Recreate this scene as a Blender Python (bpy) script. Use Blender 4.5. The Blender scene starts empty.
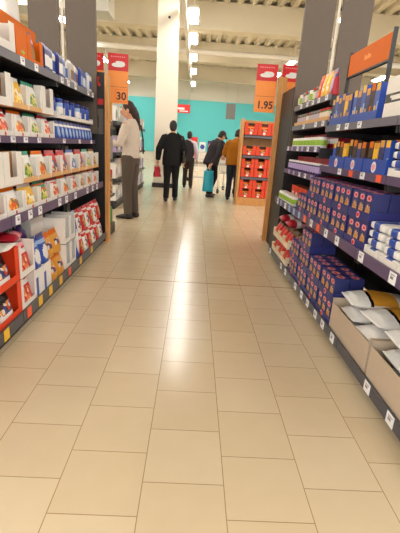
import bpy, bmesh, math, random
from mathutils import Vector, Matrix
random.seed(7)
PI = math.pi
SC = bpy.context.scene
COL = SC.collection

# ------------------------------------------------------------------ materials
MATS = {}
def mat(name, rgb, rough=.5, metal=0., spec=.5, var=.06, scale=18., emit=None, alpha=1., trans=0., bump=0.):
    """principled material with a slight procedural variation of its own colour"""
    if name in MATS: return MATS[name]
    m = bpy.data.materials.new(name); m.use_nodes = True
    nt = m.node_tree; b = nt.nodes['Principled BSDF']
    b.inputs['Roughness'].default_value = rough
    b.inputs['Metallic'].default_value = metal
    b.inputs['Specular IOR Level'].default_value = spec
    if emit:
        b.inputs['Base Color'].default_value = (*rgb, 1)
        b.inputs['Emission Color'].default_value = (*rgb, 1); b.inputs['Emission Strength'].default_value = emit
    else:
        tc = nt.nodes.new('ShaderNodeTexCoord'); n = nt.nodes.new('ShaderNodeTexNoise')
        n.inputs['Scale'].default_value = scale; n.inputs['Detail'].default_value = 3
        nt.links.new(tc.outputs['Object'], n.inputs['Vector'])
        mx = nt.nodes.new('ShaderNodeMix'); mx.data_type = 'RGBA'
        mx.inputs[6].default_value = (*[max(0, c * (1 - var)) for c in rgb], 1)
        mx.inputs[7].default_value = (*[min(1, c * (1 + var)) for c in rgb], 1)
        nt.links.new(n.outputs['Fac'], mx.inputs[0]); nt.links.new(mx.outputs[2], b.inputs['Base Color'])
        if bump:
            bp = nt.nodes.new('ShaderNodeBump'); bp.inputs['Strength'].default_value = bump; bp.inputs['Distance'].default_value = .01
            nt.links.new(n.outputs['Fac'], bp.inputs['Height']); nt.links.new(bp.outputs['Normal'], b.inputs['Normal'])
    if alpha < 1: b.inputs['Alpha'].default_value = alpha
    if trans: b.inputs['Transmission Weight'].default_value = trans
    MATS[name] = m
    return m

def print_mat(name, cols, scale=28., rough=.4):
    """printed picture: cells of several colours"""
    if name in MATS: return MATS[name]
    m = bpy.data.materials.new(name); m.use_nodes = True
    nt = m.node_tree; b = nt.nodes['Principled BSDF']; b.inputs['Roughness'].default_value = rough
    tc = nt.nodes.new('ShaderNodeTexCoord'); v = nt.nodes.new('ShaderNodeTexVoronoi'); v.inputs['Scale'].default_value = scale
    nt.links.new(tc.outputs['Object'], v.inputs['Vector'])
    sp = nt.nodes.new('ShaderNodeSeparateColor'); nt.links.new(v.outputs['Color'], sp.inputs[0])
    r = nt.nodes.new('ShaderNodeValToRGB'); r.color_ramp.interpolation = 'CONSTANT'
    e = r.color_ramp.elements
    while len(e) < len(cols): e.new(.5)
    for i, c in enumerate(cols): e[i].position = i / len(cols); e[i].color = (*c, 1)
    nt.links.new(sp.outputs[0], r.inputs[0]); nt.links.new(r.outputs[0], b.inputs['Base Color'])
    MATS[name] = m
    return m

def srgb(r, g, b):
    f = lambda c: ((c/255 + .055)/1.055)**2.4 if c/255 > .04045 else c/255/12.92
    return (f(r), f(g), f(b))

def wood_mat(name, a, b2, rough=.45):
    if name in MATS: return MATS[name]
    m = bpy.data.materials.new(name); m.use_nodes = True
    nt = m.node_tree; b = nt.nodes['Principled BSDF']; b.inputs['Roughness'].default_value = rough
    tc = nt.nodes.new('ShaderNodeTexCoord'); mp = nt.nodes.new('ShaderNodeMapping'); mp.inputs['Scale'].default_value = (30, 30, 2)
    n = nt.nodes.new('ShaderNodeTexNoise'); n.inputs['Scale'].default_value = 3; n.inputs['Detail'].default_value = 5
    r = nt.nodes.new('ShaderNodeValToRGB'); r.color_ramp.elements[0].color = (*a, 1); r.color_ramp.elements[1].color = (*b2, 1)
    r.color_ramp.elements[0].position = .3; r.color_ramp.elements[1].position = .7
    nt.links.new(tc.outputs['Object'], mp.inputs[0]); nt.links.new(mp.outputs[0], n.inputs['Vector'])
    nt.links.new(n.outputs['Fac'], r.inputs[0]); nt.links.new(r.outputs[0], b.inputs['Base Color'])
    MATS[name] = m
    return m

WHITE = mat('white_card', srgb(236, 232, 226), .55)
CREAM = mat('cream_card', srgb(232, 214, 184), .6)
KRAFT = mat('kraft_card', srgb(178, 128, 78), .75, var=.1)
KRAFTD = mat('kraft_inner', srgb(142, 92, 52), .8, var=.1)
TAN = mat('tan_card', srgb(226, 178, 122), .7)
GREYCARD = mat('grey_card', srgb(196, 190, 184), .65)
BLACK = mat('black_metal', srgb(26, 25, 27), .45)
DARK = mat('dark_grey_metal', srgb(44, 43, 46), .45)
SHELFM = mat('shelf_steel', srgb(40, 38, 42), .4)
RAILG = mat('grey_rail', srgb(104, 100, 112), .4)
RAILP = mat('purple_rail', srgb(92, 74, 108), .4)
RAILD = mat('dark_rail', srgb(74, 74, 82), .4)
TAUPE = mat('taupe_panel', srgb(92, 80, 70), .6)
POLE = mat('pale_pole', srgb(205, 198, 186), .7)
ORANGE = mat('orange_print', srgb(222, 108, 4), .6, spec=.25)
ORANGEL = mat('light_orange_print', srgb(250, 160, 70), .5)
ORED = mat('orange_red_print', srgb(232, 66, 22), .45)
RED = mat('red_print', srgb(205, 32, 34), .45)
CRIM = mat('crimson_print', srgb(176, 24, 44), .4)
PINK = mat('pink_print', srgb(238, 156, 164), .4)
YEL = mat('yellow_print', srgb(244, 190, 40), .45)
GREEN = mat('green_print', srgb(50, 150, 80), .45)
LIME = mat('lime_print', srgb(150, 190, 60), .45)
TEALP = mat('teal_print', srgb(20, 140, 110), .45)
BLUE = mat('blue_print', srgb(38, 74, 168), .35)
BLUED = mat('deep_blue_print', srgb(40, 46, 118), .38)
NAVY = mat('navy_print', srgb(42, 48, 108), .4)
NAVYD = mat('dark_navy_print', srgb(26, 28, 58), .4)
SKY = mat('pale_blue_print', srgb(150, 180, 222), .4)
VIOLET = mat('violet_plastic', srgb(64, 40, 100), .35)
LILAC = mat('lilac_print', srgb(180, 160, 205), .4)
BROWN = mat('brown_print', srgb(120, 66, 34), .45)
DBROWN = mat('dark_brown_print', srgb(62, 38, 26), .5)
AMBER = mat('amber_print', srgb(214, 150, 50), .4)
GLOSSW = mat('glossy_white_film', srgb(235, 234, 232), .3, scale=26, bump=.35)
GLOSSK = mat('glossy_black_film', srgb(28, 24, 26), .25)
GREYL = mat('grey_lid', srgb(150, 146, 140), .35, metal=.5)
INKG = mat('tag_ink_grey', srgb(96, 92, 98), .5)
TAGW = mat('tag_white', srgb(240, 240, 244), .4)
TAGO = mat('tag_orange', srgb(244, 92, 40), .4)
TAGY = mat('tag_yellow', srgb(240, 190, 40), .4)
INK = mat('tag_ink', srgb(40, 36, 40), .5)
GOLDWOOD = wood_mat('golden_wood', srgb(196, 134, 70), srgb(222, 164, 96))
PIC_PASTA = print_mat('picture_pasta', [srgb(236, 190, 90), srgb(226, 150, 60), srgb(244, 214, 140), srgb(180, 90, 40)], 60)
PIC_RED = print_mat('picture_red_fruit', [srgb(214, 46, 40), srgb(236, 120, 70), srgb(240, 210, 170), srgb(200, 60, 50)], 40)
PIC_ORANGE = print_mat('picture_orange', [srgb(240, 140, 50), srgb(232, 100, 40), srgb(250, 200, 110), srgb(160, 110, 50)], 36)
PIC_GREEN = print_mat('picture_green', [srgb(120, 170, 60), srgb(200, 200, 90), srgb(70, 130, 60), srgb(230, 210, 140)], 40)
PIC_YEL = print_mat('picture_yellow', [srgb(248, 196, 60), srgb(250, 220, 120), srgb(220, 150, 30), srgb(240, 240, 220)], 40)
PIC_BROWN = print_mat('picture_brown', [srgb(150, 96, 54), srgb(196, 140, 84), srgb(96, 60, 40), srgb(226, 190, 140)], 40)
PIC_BLUE = print_mat('picture_blue', [srgb(50, 84, 180), srgb(210, 214, 230), srgb(30, 44, 110), srgb(120, 150, 210)], 40)
PIC_MIX = print_mat('picture_mixed', [srgb(204, 60, 48), srgb(232, 222, 210), srgb(70, 50, 50), srgb(226, 150, 70), srgb(60, 70, 140)], 44)

# ------------------------------------------------------------------ mesh builder
class MB:
    def __init__(s): s.v = []; s.f = []; s.m = []; s.sm = []; s.mats = []
    def mi(s, m):
        if m not in s.mats: s.mats.append(m)
        return s.mats.index(m)
    def poly(s, pts, m, smooth=False):
        i = len(s.v); s.v += [tuple(p) for p in pts]; s.f.append(tuple(range(i, i + len(pts)))); s.m.append(s.mi(m)); s.sm.append(smooth)
    def box(s, x0, x1, y0, y1, z0, z1, m, M=None):
        P = [(x, y, z) for x in (x0, x1) for y in (y0, y1) for z in (z0, z1)]
        if M is not None: P = [tuple(M @ Vector(p)) for p in P]
        i = len(s.v); s.v += P
        for f in ((0,1,3,2),(4,6,7,5),(0,4,5,1),(2,3,7,6),(0,2,6,4),(1,5,7,3)):
            s.f.append(tuple(i + k for k in f)); s.m.append(s.mi(m)); s.sm.append(False)
        return s
    def rings(s, rings, m, closed=True, caps=True, smooth=True, fm=None):
        """loft between rings of equal size; fm(k, j) may give another material"""
        n = len(rings[0]); i0 = len(s.v)
        for r in rings: s.v += [tuple(p) for p in r]
        for k in range(len(rings) - 1):
            for j in range(n if closed else n - 1):
                a = i0 + k*n + j; b = i0 + k*n + (j+1) % n
                s.f.append((a, b, b + n, a + n)); s.m.append(s.mi(fm(k, j) if fm else m)); s.sm.append(smooth)
        if caps:
            s.f.append(tuple(i0 + j for j in reversed(range(n)))); s.m.append(s.mi(fm(0, 0) if fm else m)); s.sm.append(False)
            e = i0 + (len(rings) - 1)*n
            s.f.append(tuple(e + j for j in range(n))); s.m.append(s.mi(fm(len(rings) - 2, 0) if fm else m)); s.sm.append(False)
        return s
    def lathe(s, prof, m, n=16, c=(0,0,0), fm=None):
        R = [[(c[0] + r*math.cos(2*PI*j/n), c[1] + r*math.sin(2*PI*j/n), c[2] + z) for j in range(n)] for r, z in prof]
        return s.rings(R, m, fm=fm)
    def tube(s, a, b, r, m, n=8, r2=None):
        a, b = Vector(a), Vector(b); d = (b - a).normalized()
        u = d.orthogonal().normalized(); w = d.cross(u); r2 = r if r2 is None else r2
        R = [[tuple(p + (u*math.cos(2*PI*j/n) + w*math.sin(2*PI*j/n))*q) for j in range(n)] for p, q in ((a, r), (b, r2))]
        return s.rings(R, m)
    def path(s, pts, r, m, n=8):
        for a, b in zip(pts, pts[1:]): s.tube(a, b, r, m, n)
        return s
    def ell(s, cx, cz, rx, rz, y, m, n=16, th=.0012):
        R = [[(cx + rx*math.cos(2*PI*j/n), yy, cz + rz*math.sin(2*PI*j/n)) for j in range(n)] for yy in (y, y - th)]
        return s.rings(R, m, smooth=False)
    def mesh(s, name):
        me = bpy.data.meshes.new(name); me.from_pydata(s.v, [], s.f)
        for m in s.mats: me.materials.append(m)
        me.polygons.foreach_set('material_index', s.m); me.polygons.foreach_set('use_smooth', s.sm)
        bm = bmesh.new(); bm.from_mesh(me); bmesh.ops.recalc_face_normals(bm, faces=bm.faces); bm.to_mesh(me); bm.free()
        me.update(); return me
    def obj(s, name, parent=None, loc=(0,0,0)):
        o = bpy.data.objects.new(name, s.mesh(name)); COL.objects.link(o); o.location = loc
        if parent: o.parent = parent
        return o

def tag(o, label=None, cat=None, group=None, kind=None):
    if label: o['label'] = label
    if cat: o['category'] = cat
    if group: o['group'] = group
    if kind: o['kind'] = kind
    return o
def empty(name, loc=(0,0,0), rz=0):
    o = bpy.data.objects.new(name, None); COL.objects.link(o); o.location = loc; o.rotation_euler = (0,0,rz); o.empty_display_size = .1
    return o
KIDS = {}
def kids(o): return [c for c in bpy.data.objects if c.parent == o]
class Proto:
    """the first call places the built object itself, later calls copy it and its parts"""
    def __init__(s, root, parts=()): s.root = root; s.parts = list(parts); s.used = False
    def put(s, loc, rz=0, label=None, cat=None, group=None, sc=(1,1,1), rx=0, ry=0):
        if not s.used: o = s.root; s.used = True
        else:
            o = s.root.copy(); COL.objects.link(o)
            mp = {s.root: o}
            for c in s.parts:
                d = c.copy(); COL.objects.link(d); d.parent = mp[c.parent]; mp[c] = d
        o.location = loc; o.rotation_euler = (rx, ry, rz); o.scale = sc
        o['label'] = label
        if cat: o['category'] = cat
        if group: o['group'] = group
        elif 'group' in o.keys(): del o['group']
        return o
ORD = ['first','second','third','fourth','fifth','sixth','seventh','eighth','ninth','tenth','eleventh','twelfth','thirteenth','fourteenth','fifteenth','sixteenth','seventeenth','eighteenth','nineteenth','twentieth']
def nth(i): return ORD[i]

# ------------------------------------------------------------------ camera (1.15 m high, down the aisle)
Hc, F_PX, PITCH, YAW, ROLL = 1.15, 396.7, .29547, .03005, .06596
fw = Vector((math.sin(YAW)*math.cos(PITCH), math.cos(YAW)*math.cos(PITCH), -math.sin(PITCH)))
rt = fw.cross(Vector((0,0,1))).normalized(); up = rt.cross(fw)
c_, s_ = math.cos(ROLL), math.sin(ROLL)
r2 = c_*rt + s_*up; u2 = -s_*rt + c_*up
cam = bpy.data.cameras.new('camera'); co = bpy.data.objects.new('camera', cam); COL.objects.link(co)
Mx = Matrix((r2, u2, -fw)).transposed().to_4x4(); Mx.translation = Vector((0,0,Hc)); co.matrix_world = Mx
cam.sensor_fit = 'HORIZONTAL'; cam.sensor_width = 36; cam.lens = F_PX/400*36; cam.clip_start = .02; cam.clip_end = 200
SC.camera = co

# ------------------------------------------------------------------ setting
def floor_material():
    m = bpy.data.materials.new('floor_tiles'); m.use_nodes = True
    nt = m.node_tree; N = nt.nodes; L = nt.links; b = N['Principled BSDF']
    tc = N.new('ShaderNodeTexCoord'); sp = N.new('ShaderNodeSeparateXYZ'); L.new(tc.outputs['Object'], sp.inputs[0])
    ax = N.new('ShaderNodeMath'); ax.operation = 'ADD'; ax.inputs[1].default_value = .1194 + .2887*40
    ay = N.new('ShaderNodeMath'); ay.operation = 'ADD'; ay.inputs[1].default_value = OFFY
    L.new(sp.outputs['X'], ax.inputs[0]); L.new(sp.outputs['Y'], ay.inputs[0])
    cb = N.new('ShaderNodeCombineXYZ'); L.new(ay.outputs[0], cb.inputs['X']); L.new(ax.outputs[0], cb.inputs['Y'])
    br = N.new('ShaderNodeTexBrick'); L.new(cb.outputs[0], br.inputs['Vector'])
    br.offset = .5; br.offset_frequency = 2; br.squash = 1
    br.inputs['Scale'].default_value = 1; br.inputs['Brick Width'].default_value = .2751; br.inputs['Row Height'].default_value = .2887
    br.inputs['Mortar Size'].default_value = .0018; br.inputs['Mortar Smooth'].default_value = .3; br.inputs['Bias'].default_value = 0
    br.inputs['Color1'].default_value = (*srgb(221, 205, 176), 1); br.inputs['Color2'].default_value = (*srgb(216, 198, 167), 1)
    br.inputs['Mortar'].default_value = (*srgb(164, 138, 102), 1)
    n = N.new('ShaderNodeTexNoise'); n.inputs['Scale'].default_value = 9; n.inputs['Detail'].default_value = 6
    L.new(tc.outputs['Object'], n.inputs['Vector'])
    mx = N.new('ShaderNodeMix'); mx.data_type = 'RGBA'; mx.blend_type = 'MULTIPLY'; mx.inputs[0].default_value = 1
    rp = N.new('ShaderNodeValToRGB'); rp.color_ramp.elements[0].color = (.93,.92,.9,1); rp.color_ramp.elements[1].color = (1.0,1.0,1.0,1)
    L.new(n.outputs['Fac'], rp.inputs[0]); L.new(br.outputs['Color'], mx.inputs[6]); L.new(rp.outputs[0], mx.inputs[7])
    # darker movement joint across the aisle
    sj = N.new('ShaderNodeMath'); sj.operation = 'COMPARE'; sj.inputs[1].default_value = 3.28; sj.inputs[2].default_value = .006
    L.new(sp.outputs['Y'], sj.inputs[0])
    m2 = N.new('ShaderNodeMix'); m2.data_type = 'RGBA'; m2.inputs[7].default_value = (*srgb(140, 108, 74), 1)
    L.new(sj.outputs[0], m2.inputs[0]); L.new(mx.outputs[2], m2.inputs[6]); L.new(m2.outputs[2], b.inputs['Base Color'])
    rr = N.new('ShaderNodeMapRange'); rr.inputs[3].default_value = .18; rr.inputs[4].default_value = .28
    L.new(n.outputs['Fac'], rr.inputs[0]); L.new(rr.outputs[0], b.inputs['Roughness'])
    bp = N.new('ShaderNodeBump'); bp.inputs['Strength'].default_value = .25; bp.inputs['Distance'].default_value = .003
    iv = N.new('ShaderNodeMath'); iv.operation = 'SUBTRACT'; iv.inputs[0].default_value = 1; L.new(br.outputs['Fac'], iv.inputs[1])
    L.new(iv.outputs[0], bp.inputs['Height']); L.new(bp.outputs['Normal'], b.inputs['Normal'])
    b.inputs['Specular IOR Level'].default_value = .5
    return m
# joints of even columns (counted from x0) near y = 1.398 + k*.2751, odd columns near 1.26
OFFY = .2751*40 - 1.26
def struct(name, mb): return tag(mb.obj(name), kind='structure')
X0, X1, Y0, Y1, ZC = -13, 13, -4, 27, 5.2
FL = MB(); FL.box(X0, X1, Y0, Y1, -.1, 0, floor_material()); struct('floor', FL)
CEIL = mat('ceiling_paint', srgb(206, 196, 172), .8, var=.03, scale=.6)
BEAM = mat('beam_paint', srgb(214, 204, 180), .75, var=.03, scale=.8)
WALLM = mat('wall_paint', srgb(226, 220, 206), .7, var=.03, scale=.5)
TEAL = mat('teal_wall_paint', srgb(96, 206, 210), .6, var=.05, scale=.4)
COLM = mat('column_paint', srgb(236, 228, 212), .6, var=.03, scale=1.)
# profiled steel deck: ribs run along the aisle
cm = MB(); prof = []; x = X0
while x < X1 - .01:
    prof += [(x, ZC), (x + .16, ZC), (x + .2, ZC + .12), (x + .36, ZC + .12)]; x += .4
prof += [(X1, ZC)]
cm.rings([[(px, y, pz) for px, pz in prof] for y in (Y0, Y1)], CEIL, closed=False, caps=False, smooth=False)
cm.box(X0, X1, Y0, Y1, ZC + .13, ZC + .2, CEIL)
struct('ceiling', cm)
struct('wall_back', MB().box(X0, X1, Y1, Y1 + .2, 0, ZC + .2, WALLM))
struct('wall_left', MB().box(X0 - .2, X0, Y0, Y1, 0, ZC + .2, WALLM))
struct('wall_right', MB().box(X1, X1 + .2, Y0, Y1, 0, ZC + .2, WALLM))
struct('trim_1', MB().box(X0 + .05, X1 - .05, Y1 - .06, Y1, .6, 3.85, TEAL))
for i, (y, zb, dp) in enumerate([(8.9, 4.55, .35), (13.4, 4.5, .4), (18.2, 4.5, .4), (23.2, 4.5, .4)]):
    b = MB(); b.box(X0, X1, y, y + dp, zb, ZC + .02, BEAM); b.box(X0, X1, y - .05, y + dp + .05, zb - .04, zb, BEAM)
    tag(b.obj('ceiling_beam'), kind='structure')
# column with sloping right flank
cl = MB(); cl.rings([[(-1.08, 10.9, z), (xr, 10.9, z), (xr, 11.5, z), (-1.08, 11.5, z)] for z, xr in ((0, -.54), (2.2, -.54), (ZC, -.62))], COLM, smooth=False)
cl.box(-1.11, -.51, 10.87, 11.53, 0, .12, DARK)
cl.tube((-.80, 10.895, 4.05), (-.80, 10.88, 4.05), .03, DARK, 12)
tag(cl.obj('column'), kind='structure')

# light trunking + strip lamps
LAMP = mat('lamp_diffuser', (1.0, .96, .90), emit=27.)
LHOUS = mat('lamp_housing', srgb(226, 220, 208), .5)
def lamp_proto():
    r = empty('ceiling_lamp')
    a = MB().box(-.13, .13, -.62, .62, 0, .07, LHOUS).box(-.01, .01, -.4, -.38, .07, .7, LHOUS).box(-.01, .01, .38, .4, .07, .7, LHOUS).obj('lamp_housing', r)
    d = MB().box(-.115, .115, -.6, .6, -.035, -.002, LAMP).obj('lamp_diffuser', r)
    return Proto(r, [a, d])
LP = lamp_proto()
rows = [(-.22, 'over the aisle', [10.0, 12.1, 14.5, 17.2, 20.4, 24.4]),
        (-4.1, 'over the left shelves', [-2, 1, 4, 7, 10, 13, 16, 19, 22, 25]),
        (3.6, 'over the right shelves', [-2, 1.2, 4.4, 7.75, 11.0, 14, 17, 20, 23.5]),
        (-8.3, 'far out to the left', [-1, 3, 7, 11, 15, 19, 23]), (8.0, 'far out to the right', [-1, 3, 7, 11, 15, 19, 23])]
for x, where, ys in rows:
    for i, y in enumerate(ys):
        LP.put((x - .008*max(0, y - 10), y, 4.45), 0, f'white strip ceiling lamp {where}, {nth(i)} from the viewer', 'lamp', 'strip lamps under the ceiling')
t = MB(); t.box(-.5, -.4, 2, 26.5, 4.24, 4.32, LHOUS); 
for y in range(4, 27, 4): t.box(-.46, -.44, y + 1.9, y + 1.92, 4.32, ZC - .01, LHOUS)
tag(t.obj('cable_tray'), 'long pale cable tray running under the ceiling beside the lamp row', 'cable tray')
t = MB(); t.tube((-12, 16.2, 4.43), (12, 16.2, 4.43), .09, LHOUS, 12); 
for x in (-8, -4, 4, 8): t.tube((x, 16.2, 4.53), (x, 16.2, ZC - .01), .012, LHOUS)
tag(t.obj('ceiling_pipe'), 'pale round pipe crossing the hall under the ceiling', 'pipe')
t = MB(); t.box(-6.5, -2.2, 10.6, 11.3, 4.0, 4.42, mat('duct_metal', srgb(200, 196, 186), .4, metal=.3)); t.tube((-6, 10.9, 4.42), (-6, 10.9, ZC - .01), .015, LHOUS); t.tube((-2.6, 10.9, 4.42), (-2.6, 10.9, ZC - .01), .015, LHOUS)
tag(t.obj('ceiling_duct'), 'pale grey rectangular air duct hanging left of the column', 'duct')

# ------------------------------------------------------------------ gondola bays
def tags(parent, side, xf, y0, y1, z0, z1, cols, step=.19, seed=0):
    """price tags clipped to a rail; xf = front face of the rail"""
    rnd = random.Random(seed); y = y0 + .05
    sgn = 1 if side == 'L' else -1
    out = []
    while y < y1 - .1:
        c = rnd.choice(cols)
        w = .06
        if c:
            b = MB(); b.box(0, .003*sgn, 0, w, 0, z1 - z0 - .006, c)
            
            if c is TAGW:
                for a_, b_ in ((.34, .4), (.46, .58), (.64, .76)): b.box(.003*sgn, .0036*sgn, w*a_, w*b_, (z1 - z0)*.36, (z1 - z0)*.58, INKG)
                b.box(.003*sgn, .0036*sgn, w*.15, w*.8, (z1 - z0)*.68, (z1 - z0)*.73, INKG)
            out.append(b.obj('price_tag', parent, (xf, y, z0 + .003)))
        y += step + rnd.uniform(-.03, .05)
    return out
def bay(side, y0, y1, shelves, label, end=False, near=False):
    """shelves: (z_top, x_front, rail_height, rail_material, tag_colours)"""
    sg = -1 if side == 'L' else 1
    xs = sg*1.50
    r = empty('shelving_bay', (0, (y0 + y1)/2, 0)); oy = -(y0 + y1)/2
    tag(r, label, 'shelving', 'shelving bays along the aisle')
    MB().box(*sorted((xs, xs - sg*.02)), y0 + oy + .002, y1 + oy - .002, .1, 1.62, DARK).obj('back_panel', r)
    for yy in (y0 + .002, y1 - .032): MB().box(*sorted((xs - sg*.021, xs - sg*.06)), yy + oy, yy + oy + .03, .0, 1.66, BLACK).obj('upright', r)
    MB().box(*sorted((xs - sg*.07, shelves[-1][1] + sg*.045)), y0 + oy + .002, y1 + oy - .002, 0, .055, BLACK).obj('plinth', r)
    for k, (z, xf, rh, rm, tc) in enumerate(shelves):
        xa, xb = sorted((xs - sg*.065, xf + sg*.012))
        s = MB(); s.box(xa, xb, y0 + oy + .003, y1 + oy - .003, z - .03, z, SHELFM)
        if k < len(shelves) - 1:
            for yy in (y0 + .01, y1 - .02):
                s.box(xa, xb - (0 if sg < 0 else 0), yy + oy, yy + oy + .01, z - .07, z - .03, SHELFM)
        so = s.obj('shelf', r)
        rb = MB().box(*sorted((xf + sg*.011, xf)), y0 + oy + .003, y1 + oy - .003, z - rh*.75, z + rh*.25, rm)
        rb.box(*sorted((xf - sg*.001, xf)), y0 + oy + .003, y1 + oy - .003, z + rh*.25 - .004, z + rh*.25, rm)
        rb.obj('price_rail', so)
        tags(so, side, xf - sg*.001, y0 + oy, y1 + oy, z - rh*.75, z + rh*.25, tc, seed=int(y0*100) + k)
    return r
W_ = TAGW
Lsh = [(1.585, -1.08, .05, RAILG, [W_, W_, None]), (1.125, -1.08, .04, RAILP, [W_, W_, None]), (.69, -1.0, .06, RAILP, [W_, W_, None]), (.118, -.97, .07, RAILD, [TAGY, TAGY, TAGO, None])]
for y0, y1, nm in ((1.05, 2.2, 'nearest the viewer'), (2.2, 3.35, 'in the middle of the run'), (3.35, 4.5, 'at the far end')):
    bay('L', y0, y1, Lsh, f'dark steel shelving bay left of the aisle, {nm}')
Rnear = [(1.345, 1.0, .045, RAILG, [W_, None]), (1.05, 1.0, .045, RAILP, [W_, W_, TAGO, None]), (.655, .91, .06, RAILP, [W_, TAGO, None, None]), (.095, .90, .06, RAILD, [W_, W_, None])]
Rfar = [(1.58, 1.0, .045, RAILG, [W_, None]), (1.39, 1.0, .045, RAILG, [W_, None]), (1.19, .97, .045, RAILP, [W_, W_, LILAC]), (.965, .97, .045, RAILP, [W_, W_, LILAC]), (.655, .91, .06, RAILP, [W_, SKY]), (.095, .90, .06, RAILD, [W_, W_, None])]
bay('R', .95, 2.1, Rnear, 'dark steel shelving bay right of the aisle, nearest the viewer')
bay('R', 2.1, 3.25, Rnear, 'dark steel shelving bay right of the aisle, with spaghetti trays')
bay('R', 3.25, 4.4, Rfar, 'dark steel shelving bay right of the aisle, at the far end with six close shelves')

# tower boards over the end caps: two dark panels and a pale pole
def tower(xc, y, nm, w=.30):
    r = empty('header_tower', (xc, y, 0))
    tag(r, f'tall dark taupe double board with pale pole {nm}', 'header board', 'dark boards above the shelf ends')
    for s in (-1, 1):
        MB().box(*sorted((s*.035, s*(.035 + w))), -.02, .02, 1.2, 3.3, TAUPE).obj('board_panel', r)
    b = MB(); b.box(-.012, .012, -.012, .012, 0, 3.3, POLE); b.box(-.024, .024, -.024, .024, 0, .02, POLE); b.obj('pole', r)
    return r
tower(-1.40, 4.53, 'behind the coffee bags on the left run')
tower(1.335, 4.47, 'behind the jars on the right run')

# ------------------------------------------------------------------ product prototypes (front = -Y, base z = 0)
def ov(u, v, cu, cv, ru, rv): return ((u - cu)/ru)**2 + ((v - cv)/rv)**2 < 1
def box_paint(name, w, d, h, front, side, top, nx=14, nz=18, ny=10):
    """closed carton; front(u,v) / top(u,v) give a material, u,v in 0..1"""
    b = MB()
    for i in range(nx):
        for k in range(nz):
            x0, x1 = -w/2 + w*i/nx, -w/2 + w*(i+1)/nx; z0, z1 = h*k/nz, h*(k+1)/nz
            b.poly([(x0, 0, z0), (x1, 0, z0), (x1, 0, z1), (x0, 0, z1)], front((i + .5)/nx, (k + .5)/nz))
    for i in range(nx):
        for k in range(ny):
            x0, x1 = -w/2 + w*i/nx, -w/2 + w*(i+1)/nx; y0, y1 = d*k/ny, d*(k+1)/ny
            b.poly([(x0, y0, h), (x1, y0, h), (x1, y1, h), (x0, y1, h)], top((i + .5)/nx, (k + .5)/ny))
    b.poly([(-w/2, 0, 0), (-w/2, 0, h), (-w/2, d, h), (-w/2, d, 0)], side); b.poly([(w/2, 0, 0), (w/2, d, 0), (w/2, d, h), (w/2, 0, h)], side)
    b.poly([(-w/2, d, 0), (-w/2, d, h), (w/2, d, h), (w/2, d, 0)], side); b.poly([(-w/2, 0, 0), (-w/2, d, 0), (w/2, d, 0), (w/2, 0, 0)], side)
    # merge doubled grid points so that the carton is one closed piece
    me = b.mesh(name); bm = bmesh.new(); bm.from_mesh(me); bmesh.ops.remove_doubles(bm, verts=bm.verts, dist=1e-5); bm.to_mesh(me); bm.free()
    o = bpy.data.objects.new(name, me); COL.objects.link(o)
    return o
def tray_obj(name, w, d, h, m, inner=None, lip=.05, stile=.022, back=None, mark=None, lipm=None, t=.004, side_h=None, stile_h=None):
    """open display tray: low front lip, full height sides with front stiles, back wall"""
    inner = inner or m; back = back or h; sh = side_h or h; b = MB()
    b.box(-w/2, w/2, 0, d, 0, t, inner)
    b.box(-w/2, w/2, d - t, d, t, back, inner)
    for s in (-1, 1): b.box(*sorted((s*w/2, s*(w/2 - t))), 0, d - t, t, sh, m)
    b.box(-w/2 + t, w/2 - t, 0, t, t, lip, lipm or m)
    if stile:
        for s in (-1, 1): b.box(*sorted((s*(w/2 - t), s*(w/2 - t - stile))), 0, t, lip, stile_h or sh, m)
    if stile_h:
        for s in (-1, 1):
            for i in range(6): b.box(*sorted((s*w/2, s*(w/2 - t))), .03*i, .03*(i + 1), sh, sh + (stile_h - sh)*(1 - i/6), m)
    if mark: b.ell(0, lip*.5, lip*.5*mark[1], lip*.36, 0, mark[0]); 
    if mark and len(mark) > 2: b.ell(0, lip*.5, lip*.5*mark[1]*.72, lip*.2, -.0012, mark[2])
    return b.obj(name)
def pouch_obj(name, w, d, h, paint, n=28, k=16):
    """stand-up pouch: full base, flat sealed top"""
    R = []
    for i in range(k + 1):
        t = i/k; hd = d/2*(1.0 if t < .1 else max(.02, (1 - ((t - .1)/.86)**2.2) if t < .96 else .02)); hd = max(hd, .0025)
        hw = w/2*(1 - .06*math.sin(PI*t)) * (.97 if t > .9 else 1)
        R.append([(hw*math.copysign(abs(math.cos(a))**.55, math.cos(a)), d/2 + hd*math.copysign(abs(math.sin(a))**.7, math.sin(a)), h*t) for a in [2*PI*(j + .5)/n for j in range(n)]])
    def fm(kk, j):
        p = R[kk][j]; q = R[kk + 1][(j + 1) % n]; u = ((p[0] + q[0])/2)/w + .5; front = (p[1] + q[1])/2 < d/2
        return paint(u, (kk + .5)/k, front)
    return MB().rings(R, None, fm=fm).obj(name)
def pouch_paint(body, top, pic, band=None):
    def f(u, v, front):
        if v > .88: return top
        if front and ov(u, v, .5, .38, .36, .24): return pic
        if front and band and .66 < v < .82: return band
        return body
    return f
def brick_obj(name, w, d, h, paint):
    """vacuum coffee brick with folded top"""
    prof = [(1, 1, 0), (1, 1, .2), (1, 1, .4), (1, 1, .6), (1, 1, .78), (.96, .8, .86), (.92, .35, .93), (.9, .12, 1)]
    n = 16; R = []
    for a, b_, z in prof:
        ring = []
        for j in range(n):
            s = j/n*4; e = int(s); f = s - e
            P = [(-1, -1), (1, -1), (1, 1), (-1, 1)]; p, q = P[e], P[(e + 1) % 4]
            ring.append(((p[0]*(1 - f) + q[0]*f)*w/2*a, d/2 + (p[1]*(1 - f) + q[1]*f)*d/2*b_, z*h))
        R.append(ring)
    return MB().rings(R, None, smooth=False, fm=lambda k, j: paint(k, j)).obj(name)
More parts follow.
